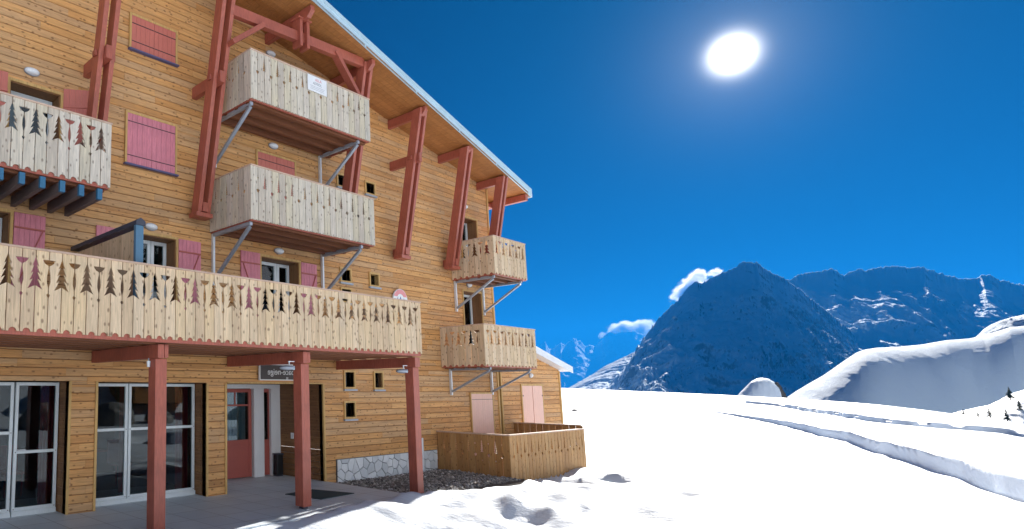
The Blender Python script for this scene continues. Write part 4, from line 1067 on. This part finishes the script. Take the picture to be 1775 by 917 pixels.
# partition on the long balcony
pt = MB(); y = 7.86; k = 0
while y < 9.98: pt.box(4.60, 4.625, y, min(y+.118, 9.99), 2.9, 4.40); y += .12
pa = obj('partition', pt, 'screen_board', chalet); pa['label'] = 'wooden privacy screen with blue steel edge'
e = MB(); e.box(4.535, 4.665, 7.79, 7.855, 2.88, 4.50); obj('edge_post', e, 'blue_steel', pa, .004)
e = MB(); e.prism([(4.52, 4.44), (4.68, 4.44), (4.68, 4.50), (4.60, 4.55), (4.52, 4.50)], (0, 7.76, 0), (1, 0, 0), (0, 0, 1), (0, 2.235, 0)); obj('cap', e, 'dark_steel', pa, .003)

# ------------------------------------------------------------------ annex
def ann_top(x): return 3.10-.236*(x-21.1)
annex = thing('annex', 'low timber annex with a shed roof at the right end of the chalet', 'annex', (20.6, 12, 0))
AO = [(19.93, 21.26, -.3, 2.17)]
aw = MB()
ra = random.Random(5); z = -.12
obj('wall', board_wall(18.72, 22.58, -.12, lambda x: ann_top(x)-.05, YW+.004, AO, ra), 'siding', annex)
ac = MB(); ac.prism([(18.72, -.4), (19.93, -.4), (19.93, 2.17), (21.26, 2.17), (21.26, -.4), (22.57, -.4), (22.57, ann_top(22.57)-.02), (18.72, ann_top(18.72)-.02)], (0, YW+.026, 0), (1, 0, 0), (0, 0, 1), (0, .12, 0))
ac.box(22.45, 22.57, YW+.15, 15, -.4, ann_top(22.57)-.02); ac.box(18.72, 22.45, 14.9, 15, -.4, 2.7); obj('wall_core', ac, 'reveal_wood', annex)
t = MB(); t.box(18.66, 18.73, YW-.02, YW+.03, -.1, ann_top(18.7)-.06); t.box(22.53, 22.61, YW-.02, YW+.06, -.1, ann_top(22.57)-.08); obj('corner_trim', t, 'trim_wood', annex, .003)
t = MB(); t.box(22.612, 22.66, YW, YW+.12, 0, ann_top(22.6)-.1); obj('downpipe', t, 'red_paint', annex)
r_ = MB(); r_.prism([(18.55, ann_top(18.55)-.04), (22.82, ann_top(22.82)-.04), (22.82, ann_top(22.82)+.12), (18.55, ann_top(18.55)+.12)], (0, YW-.32, 0), (1, 0, 0), (0, 0, 1), (0, 5.6, 0)); ro = obj('roof', r_, 'galv_pale', annex)
r_ = MB(); r_.prism([(18.55, ann_top(18.55)-.08), (22.86, ann_top(22.86)-.08), (22.86, ann_top(22.86)+.13), (18.55, ann_top(18.55)+.13)], (0, YW-.345, 0), (1, 0, 0), (0, 0, 1), (0, .024, 0)); obj('fascia', r_, 'galv_pale', ro)
r_ = MB(); r_.prism([(18.6, ann_top(18.6)+.121), (22.78, ann_top(22.78)+.121), (22.74, ann_top(22.74)+.19), (18.6, ann_top(18.6)+.22)], (0, YW-.27, 0), (1, 0, 0), (0, 0, 1), (0, 5.5, 0)); obj('roof_snow', r_, 'snow', ro, .03)
for a, b in ((19.935, 20.58), (20.61, 21.255)):
    s = MB(); n = 5; w = (b-a)/n
    for i in range(n): s.box(a+i*w+.0015, a+(i+1)*w-.0015, YW-.02, YW+.012, .02, 2.165)
    so = obj('shutter', s, 'shutter_pale', annex); ir = MB()
    for zz in (.75, 1.85): ir.box(a+.003 if a < 20 else b-.05, a+.05 if a < 20 else b-.003, YW-.03, YW-.0205, zz-.02, zz+.02)
    obj('hinge', ir, 'iron', so)
s = MB(); s.box(20.582, 20.608, YW-.01, YW+.01, .02, 2.165); obj('shutter_gap', s, 'red_paint', annex)
q = MB(); q.box(19.87, 19.93, YW-.025, YW+.003, 0, 2.22); q.box(21.26, 21.31, YW-.025, YW+.003, 0, 2.22); q.box(19.93, 21.26, YW-.025, YW+.003, 2.17, 2.22); obj('trim', q, 'trim_wood', annex)

# ------------------------------------------------------------------ fence round the small terrace
fence = thing('fence', 'brown wooden board fence enclosing the small terrace beside the annex', 'fence', (17.2, 8, -.2))
panel('front_panel', fence, 'fence_board', (15.19, 8.0, -.24), (1, 0, 0), 4.16, 1.16, 'small', 0, (0, 1, 0), w=.1826, scal=False, hs=1.12)
panel('side_panel', fence, 'fence_board', (15.19, 9.97, -.24), (0, -1, 0), 1.945, 1.16, 'small', 1, (1, 0, 0), scal=False, hs=1.12)
panel('side_panel', fence, 'fence_board', (19.35, 8.025, -.24), (0, 1, 0), 2.6, 1.26, 'small', 1, (-1, 0, 0), scal=False, hs=1.12)
panel('back_panel', fence, 'fence_board', (19.35, 10.65, -.24), (1, 0, 0), 1.0, 1.26, 'small', 1, (0, 1, 0), scal=False, hs=1.12) if 0 else None
c = MB(); c.box(15.17, 19.37, 7.975, 8.06, .922, .955); c.box(15.165, 15.245, 8.062, 9.99, .922, .955); c.box(19.29, 19.37, 8.062, 10.6, 1.022, 1.052); obj('cap_rail', c, 'rail_wood', fence, .004)
c = MB()
for x, y in ((15.26, 8.08), (17.2, 8.07), (19.26, 8.08), (15.26, 9.9)): c.box(x-.04, x+.04, y-.035, y+.045, -.3, .90)
obj('fence_post', c, 'fence_board', fence)
dk = MB(); dk.box(15.25, 19.3, 8.15, 9.98, -.3, -.02); tag(obj('fenced_terrace', dk, 'paving'), 'slab floor of the fenced terrace', 'terrace', None, 'structure')

# ------------------------------------------------------------------ lamps on the wall
def bulkhead(x, z, label, y=YW, w=.13, h=.06):
    t = thing('wall_lamp', label, 'lamp', (x, y-.01, z-h), 'oval bulkhead lamps on the timber wall')
    b = MB(); b.tube((x, y-.003, z), (x, y-.035, z), 1, 1, 20); v_ = b.v
    b.v = [(x+(p[0]-x)*(w+.01), p[1], z+(p[2]-z)*(h+.012)) for p in v_]; obj('lamp_base', b, 'galvanised', t)
    g = MB(); g.ellipsoid((x, y-.035, z), w, .07, h, 20, 10); obj('lamp_glass', g, 'lamp_glass', t, smooth=True)
bulkhead(3.70, 7.47, 'white oval lamp above the upper left balcony door')
bulkhead(6.14, 5.12, 'white oval lamp above the door right of the privacy screen')
bulkhead(9.34, 7.51, 'white oval lamp under the topmost balcony')
bulkhead(9.47, 5.10, 'white oval lamp under the middle balcony')
bulkhead(9.30, 9.72, 'white oval lamp peeping over the rail of the topmost balcony')
bulkhead(17.18, 7.50, 'white lamp above the door of the upper right balcony', w=.09)
bulkhead(17.17, 5.11, 'white lamp under the upper right balcony', w=.10)
bulkhead(20.54, 2.50, 'round white lamp above the annex shutters', w=.07, h=.07)
def flood(x, label, w=.34):
    t = thing('post_lamp', label, 'lamp', (x, 8.0, 2.36), 'blue grey spotlights on the balcony posts')
    b = MB(); b.ellipsoid((x-w/2-.10, 7.98, 2.425), w/2, .09, .045, 18, 8); obj('lamp_head', b, 'joist_blue' if 0 else 'galvanised', t, smooth=True)
    b = MB(); b.box(x-.30, x-.10, 7.955, 8.005, 2.39, 2.46); obj('lamp_body', b, 'fascia_metal', t, .01)
    b = MB(); b.tube((x-.22, 7.98, 2.46), (x-.22, 7.98, 2.54), .012); b.box(x-.24, x-.1, 7.97, 7.99, 2.53, 2.545); obj('lamp_arm', b, 'galv_pale', t)
flood(8.0, 'blue grey spotlight on the middle post, before the dark sign')
flood(11.28, 'blue grey spotlight on the right post by the small windows')
t = thing('post_lamp', 'tiny white spotlight at the head of the left post', 'lamp', (4.90, 8.05, 2.40), 'blue grey spotlights on the balcony posts')
b = MB(); b.tube((4.94, 8.05, 2.38), (4.94, 8.05, 2.47), .025, .03, 12); obj('lamp_head', b, 'galv_pale', t); b = MB(); b.tube((4.94, 8.05, 2.47), (4.94, 8.05, 2.51), .01); obj('lamp_arm', b, 'galvanised', t)

# ------------------------------------------------------------------ signs
sg = thing('wall_sign', 'dark board with mirror written pale lettering above the entrance', 'sign', (9.5, YW-.03, 2.24))
b = MB(); b.box(8.84, 10.10, YW-.06, YW-.03, 2.25, 2.58); obj('board', b, 'sign_dark', sg)
b = MB()
for a in ((8.82, 10.12, 2.565, 2.59), (8.82, 10.12, 2.24, 2.262)): b.box(a[0], a[1], YW-.068, YW-.026, a[2], a[3])
b.box(8.82, 8.842, YW-.068, YW-.026, 2.263, 2.564); b.box(10.098, 10.12, YW-.068, YW-.026, 2.263, 2.564); obj('sign_frame', b, 'sign_text', sg)
text_mesh('lettering', 'espace-neige', .185, 'sign_text', sg, (9.52, YW-.066, 2.42), None, mirror=True)
text_mesh('ornament', '\u2248', .12, 'sign_text', sg, (9.62, YW-.066, 2.29), None, mirror=True)
nb_ = thing('notice_board', 'white notice hung on the front of the topmost balcony', 'notice', (9.42, 8.67, 8.28))
b = MB(); b.box(9.13, 9.71, 8.672, 8.682, 8.29, 8.64); obj('sheet', b, 'white_plain', nb_)
text_mesh('heading', 'ALLA', .085, 'text_red', nb_, (9.45, 8.670, 8.565), None)
text_mesh('lettering', 'ADSOL', .085, 'text_grey', nb_, (9.42, 8.670, 8.475), None)
b = MB()
for i, (a, c2) in enumerate(((9.2, 9.64), (9.22, 9.62), (9.2, 9.62))): b.box(a, c2, 8.669, 8.6715, 8.405-i*.034, 8.412-i*.034)
obj('text_line', b, 'text_grey', nb_)
rd = thing('round_sign', 'round white and pink sign with a blue peak drawing on the wall', 'sign', (13.77, YW-.03, 4.05))
b = MB(); b.tube((13.77, YW-.02, 4.36), (13.77, YW-.06, 4.36), .30, .30, 40); obj('disc', b, 'white_plain', rd)
b = MB(); P = [(.285*math.cos(t), .285*math.sin(t)) for t in np.linspace(.35, math.pi-.35, 24)]+[(.14*math.cos(t), .05+.12*math.sin(t)) for t in np.linspace(math.pi-.4, .4, 12)]
b.prism(P, (13.77, YW-.061, 4.36), (1, 0, 0), (0, 0, 1), (0, -.003, 0)); obj('band', b, 'sign_pink', rd)
b = MB()
for P in ([(-.22, -.05), (-.15, .02), (-.10, .09), (-.12, .01), (-.18, -.06)], [(-.05, .0), (.0, .10), (.04, .0), (.0, .03)], [(.10, -.02), (.14, .06), (.18, -.03), (.14, .01)], [(-.02, -.14), (.06, -.06), (.15, -.14)]):
    b.prism(P, (13.77, YW-.061, 4.36), (1, 0, 0), (0, 0, 1), (0, -.005, 0))
obj('peak_drawing', b, 'sign_blue', rd)

# ------------------------------------------------------------------ small things
bn = thing('ash_bin', 'slim black bin standing beside the white entrance frame', 'bin', (10.60, 11.3, 0))
b = MB(); b.box(10.51, 10.69, 11.22, 11.38, .03, .50); obj('body', b, 'black_plastic', bn, .015)
b = MB(); b.box(10.50, 10.70, 11.21, 11.39, .502, .53); obj('lid', b, 'dark_steel', bn, .006)
b = MB(); b.box(10.52, 10.68, 11.23, 11.37, .001, .029); obj('foot', b, 'dark_steel', bn)
dm = MB(); dm.prism([(8.85, 9.25), (8.98, 8.42), (10.02, 8.50), (9.70, 9.33)], (0, 0, .004), (1, 0, 0), (0, 1, 0), (0, 0, .012))
tag(obj('doormat', dm, 'mat_rubber'), 'dark doormat lying on the terrace before the entrance', 'doormat')
pl = MB(); pl.tube((14.40, YW-.09, -.2), (14.40, YW-.09, .80), .035, .035, 12)
tag(obj('white_pipe', pl, 'galv_pale'), 'short white pipe before the stone plinth by the right post', 'pipe')
w = ground_pt(996, 712, 1.0); hz = float(snow_height(np.array(w[0]), np.array(w[1])))
w = None
for zt in np.linspace(-.2, 2.0, 60):
    q = ground_pt(996, 712, zt)
    if np.dot(q, FH) > 0 and abs(float(snow_height(np.array([q[0]]), np.array([q[1]]))[0])-zt) < .04: w = (q[0], q[1], zt); break
if w:
    b = MB(); b.ellipsoid((0, 0, 0), .30, .16, .09, 9, 6); b.v = [(p[0]+w[0]+random.uniform(-.02, .02), p[1]+w[1], p[2]+w[2]+.04) for p in b.v]
    tag(obj('stone', b, 'rock'), 'small dark stone lying alone on the snow right of the annex', 'stone')

# each joist, strap, bolt and post is an object of its own
def islands(o):
    me = o.data; nv = len(me.vertices); par = list(range(nv))
    def find(a):
        while par[a] != a: par[a] = par[par[a]]; a = par[a]
        return a
    for e in me.edges: a, b = find(e.vertices[0]), find(e.vertices[1]); par[a] = b
    gs_ = {}
    for p in me.polygons: gs_.setdefault(find(p.vertices[0]), []).append(p.index)
    return list(gs_.values())
def split_loose(names):
    for o in list(COL.objects):
        if o.type != 'MESH' or o.name.split('.')[0] not in names or o.children: continue
        g_ = islands(o)
        if len(g_) < 2: continue
        w0 = WP[o.name]; par_ = o.parent; nm = o.name.split('.')[0]; m_ = o.data.materials[0]; bv = o.modifiers[0].width if o.modifiers else 0; me = o.data
        lab = o.get('label')
        for ids in g_:
            used = sorted({v for i in ids for v in me.polygons[i].vertices}); mp_ = {v: k for k, v in enumerate(used)}
            mb = MB(); mb.add([np.array(me.vertices[v].co)+w0 for v in used], [tuple(mp_[v] for v in me.polygons[i].vertices) for i in ids])
            q_ = obj(nm, mb, m_, par_, bv)
            if lab: q_['label'] = lab
        bpy.data.objects.remove(o)
split_loose({'joist', 'joist_end', 'cantilever_joist', 'hinge_strap', 'bolt_block', 'fixing', 'fence_post', 'hinge', 'ledge', 'corner_trim', 'inner_rail', 'floor_slab', 'text_line'})

# young conifers on the bank at the right edge
def conifer(p, h, label, lean=0.0, seed=1, grp='young conifers on the snow bank'):
    rr_ = random.Random(seed); t = thing('young_conifer', label, 'tree', (p[0], p[1], p[2]), grp)
    b = MB(); b.tube((p[0], p[1], p[2]-.3), (p[0]+lean*h, p[1], p[2]+h), .05*h, .01, 7); obj('trunk', b, 'bark', t)
    c_ = MB(); n = int(70+40*h)
    for k in range(n):
        f_ = rr_.random()**.8; z = h*(.06+.94*f_); r0 = h*.36*(1-f_)+.03; a = rr_.uniform(0, 2*math.pi); rl = r0*rr_.uniform(.55, 1.1)
        q0 = np.array((p[0]+lean*z, p[1], p[2]+z)); q1 = q0+np.array((math.cos(a)*rl, math.sin(a)*rl, -rl*rr_.uniform(.2, .6)))
        wd = .10*h*(1-.5*f_); sd = np.array((-math.sin(a), math.cos(a), 0))*wd
        c_.add([q0, q1-sd*.3, q1+np.array((0, 0, -.3*wd)), q1+sd*.3, (q0+q1)/2+sd, (q0+q1)/2-sd], [(0, 5, 1, 2), (0, 2, 3, 4)])
    obj('crown', c_, 'needles', t)
for i, (x, y, h, lab) in enumerate([(1671, 721, 1.0, 'dark dense young conifer, leftmost on the snow bank'), (1696, 722, .75, 'tiny green conifer second from the left on the snow bank'),
                        (1716, 722, 1.25, 'thin small conifer in the middle of the snow bank'), (1746, 728, 1.5, 'young conifer low on the bank near the right edge of the view'),
                        (1751, 690, 1.7, 'dark conifer on top of the snow bank against the shaded hill'), (1768, 712, 1.6, 'rightmost young conifer, half covered by snow')]):
    d = 97 if y < 715 else 92; q = lay(x, y, d); conifer(q, h, lab, .05*(i % 3-1), i+3)
rr3 = random.Random(31)
for k in range(8):
    x = 0+k*7.4+rr3.uniform(-1.2, 1.2); y = -25+rr3.uniform(-7, 3)
    conifer((x, y, ground_z(x, y)), rr3.uniform(4, 7.5), 'dark conifer on the slope opposite the chalet', 0, 60+k, 'conifers opposite the chalet')
hx, hy = 24.0, -17.5; hz0 = ground_z(hx, hy)+.2
hut = thing('timber_hut', 'small orange timber hut on the slope opposite the chalet', 'hut', (hx, hy, hz0))
b = MB(); z = hz0
while z < hz0+2.6:
    b.box(hx-2.6, hx+2.6, hy-1.8, hy+1.8, z, z+.16); z += .168
obj('wall', b, 'hut_wood', hut)
b = MB(); b.prism([(-3.0, 2.5), (0, 4.0), (3.0, 2.5), (3.0, 2.68), (0, 4.2), (-3.0, 2.68)], (hx, hy-2.2, hz0), (1, 0, 0), (0, 0, 1), (0, 4.4, 0)); obj('roof', b, 'snow', hut)
b = MB(); b.prism([(-2.6, 2.6), (2.6, 2.6), (0, 3.9)], (hx, hy+1.6, hz0), (1, 0, 0), (0, 0, 1), (0, .19, 0)); obj('gable', b, 'hut_wood', hut)
b = MB(); b.box(hx-.5, hx+.5, hy+1.8, hy+1.86, hz0, hz0+2.0); obj('door', b, 'reveal_wood', hut)
for dx in (-1.6, 1.6):
    b = MB(); b.box(hx+dx-.45, hx+dx+.45, hy+1.8, hy+1.85, hz0+1.0, hz0+1.8); obj('window', b, 'black_plastic', hut)
w = lay(1595, 601, 333); conifer(w-np.array([0, 0, .8]), 2.2, 'lone dark conifer on the sunlit crest of the hill', 0, 40)

# ------------------------------------------------------------------ clouds beyond the haze
def cloud(name, x, y, depth, wpx, hpx, label, dens, seed, tilt=0):
    c_ = lay(x, y, depth); s = depth/FPX
    b = MB(); b.ellipsoid((0, 0, 0), 1, 1, 1, 24, 14)
    me_o = obj(name, b, cloud_mat(name+'_volume', seed, dens, (wpx*s/2, wpx*s/3, hpx*s/2)), keep_origin=True)
    me_o.location = c_; me_o.scale = (wpx*s/2, wpx*s/3, hpx*s/2); me_o.rotation_euler = (0, 0, 0)
    m_ = Matrix.Translation(c_) @ Matrix.Rotation(AZ-math.pi/2, 4, 'Z') @ Matrix.Rotation(tilt, 4, 'Y') @ Matrix.Diagonal((wpx*s/2, wpx*s/3, hpx*s/2, 1))
    me_o.matrix_world = m_
    tag(me_o, label, 'cloud', None, 'structure')
def cloud_mat(name, seed, dens, sz):
    m, n, b_ = mat(name); n.nodes.remove(b_); out = n.nodes['Material Output']
    tcn = N(n, 'ShaderNodeTexCoord')
    ln = N(n, 'ShaderNodeVectorMath', operation='LENGTH'); L(n, tcn.outputs['Object'], ln.inputs[0])
    mp = N(n, 'ShaderNodeMapping'); L(n, tcn.outputs['Object'], mp.inputs[0]); mp.inputs['Location'].default_value = (seed*3.1, seed, 0); a = min(sz)
    mp.inputs['Scale'].default_value = (sz[0]/a, sz[1]/a, sz[2]/a)
    f_ = noise(n, mp.outputs[0], 1.2, 5, 0.6)
    s_ = N(n, 'ShaderNodeMath', operation='MULTIPLY_ADD'); L(n, f_, s_.inputs[0]); s_.inputs[1].default_value = 2.2; s_.inputs[2].default_value = -0.62
    d_ = N(n, 'ShaderNodeMath', operation='SUBTRACT'); L(n, s_.outputs[0], d_.inputs[0]); L(n, ln.outputs['Value'], d_.inputs[1])
    dd = maprange(n, d_.outputs[0], -.28, .12, 0, dens)
    pv = N(n, 'ShaderNodeVolumePrincipled'); pv.inputs['Color'].default_value = (1, 1, 1, 1); pv.inputs['Anisotropy'].default_value = 0.45; L(n, dd, pv.inputs['Density'])
    L(n, pv.outputs[0], out.inputs['Volume']); return m
cloud('low_cloud', 1094, 574, 23500, 112, 44, 'white cloud resting on the far range left of the peak', .008, 2, -.12)
cloud('ridge_cloud', 1196, 500, 23600, 96, 40, 'wisp of white cloud rising along the left ridge of the peak', .008, 6, -.85)
cloud('small_cloud', 1240, 472, 23700, 30, 16, 'tiny white cloud touching the ridge just left of the summit', .010, 9, -.4)

# ------------------------------------------------------------------ haze
hz_ = MB(); hz_.box(-9000, 21500, -9000, 21500, -198, 1950)
hm, n, b_ = mat('haze'); n.nodes.remove(b_); out = n.nodes['Material Output']
pv = N(n, 'ShaderNodeVolumePrincipled'); pv.inputs['Color'].default_value = (0.006, 0.165, 0.50, 1); pv.inputs['Density'].default_value = 7.2e-5; pv.inputs['Anisotropy'].default_value = 0.2
L(n, pv.outputs[0], out.inputs['Volume'])
import os
if not os.environ.get('NOHAZE'):
    tag(obj('haze', hz_, hm), 'thin blue mountain air over the whole valley', 'haze', None, 'stuff')
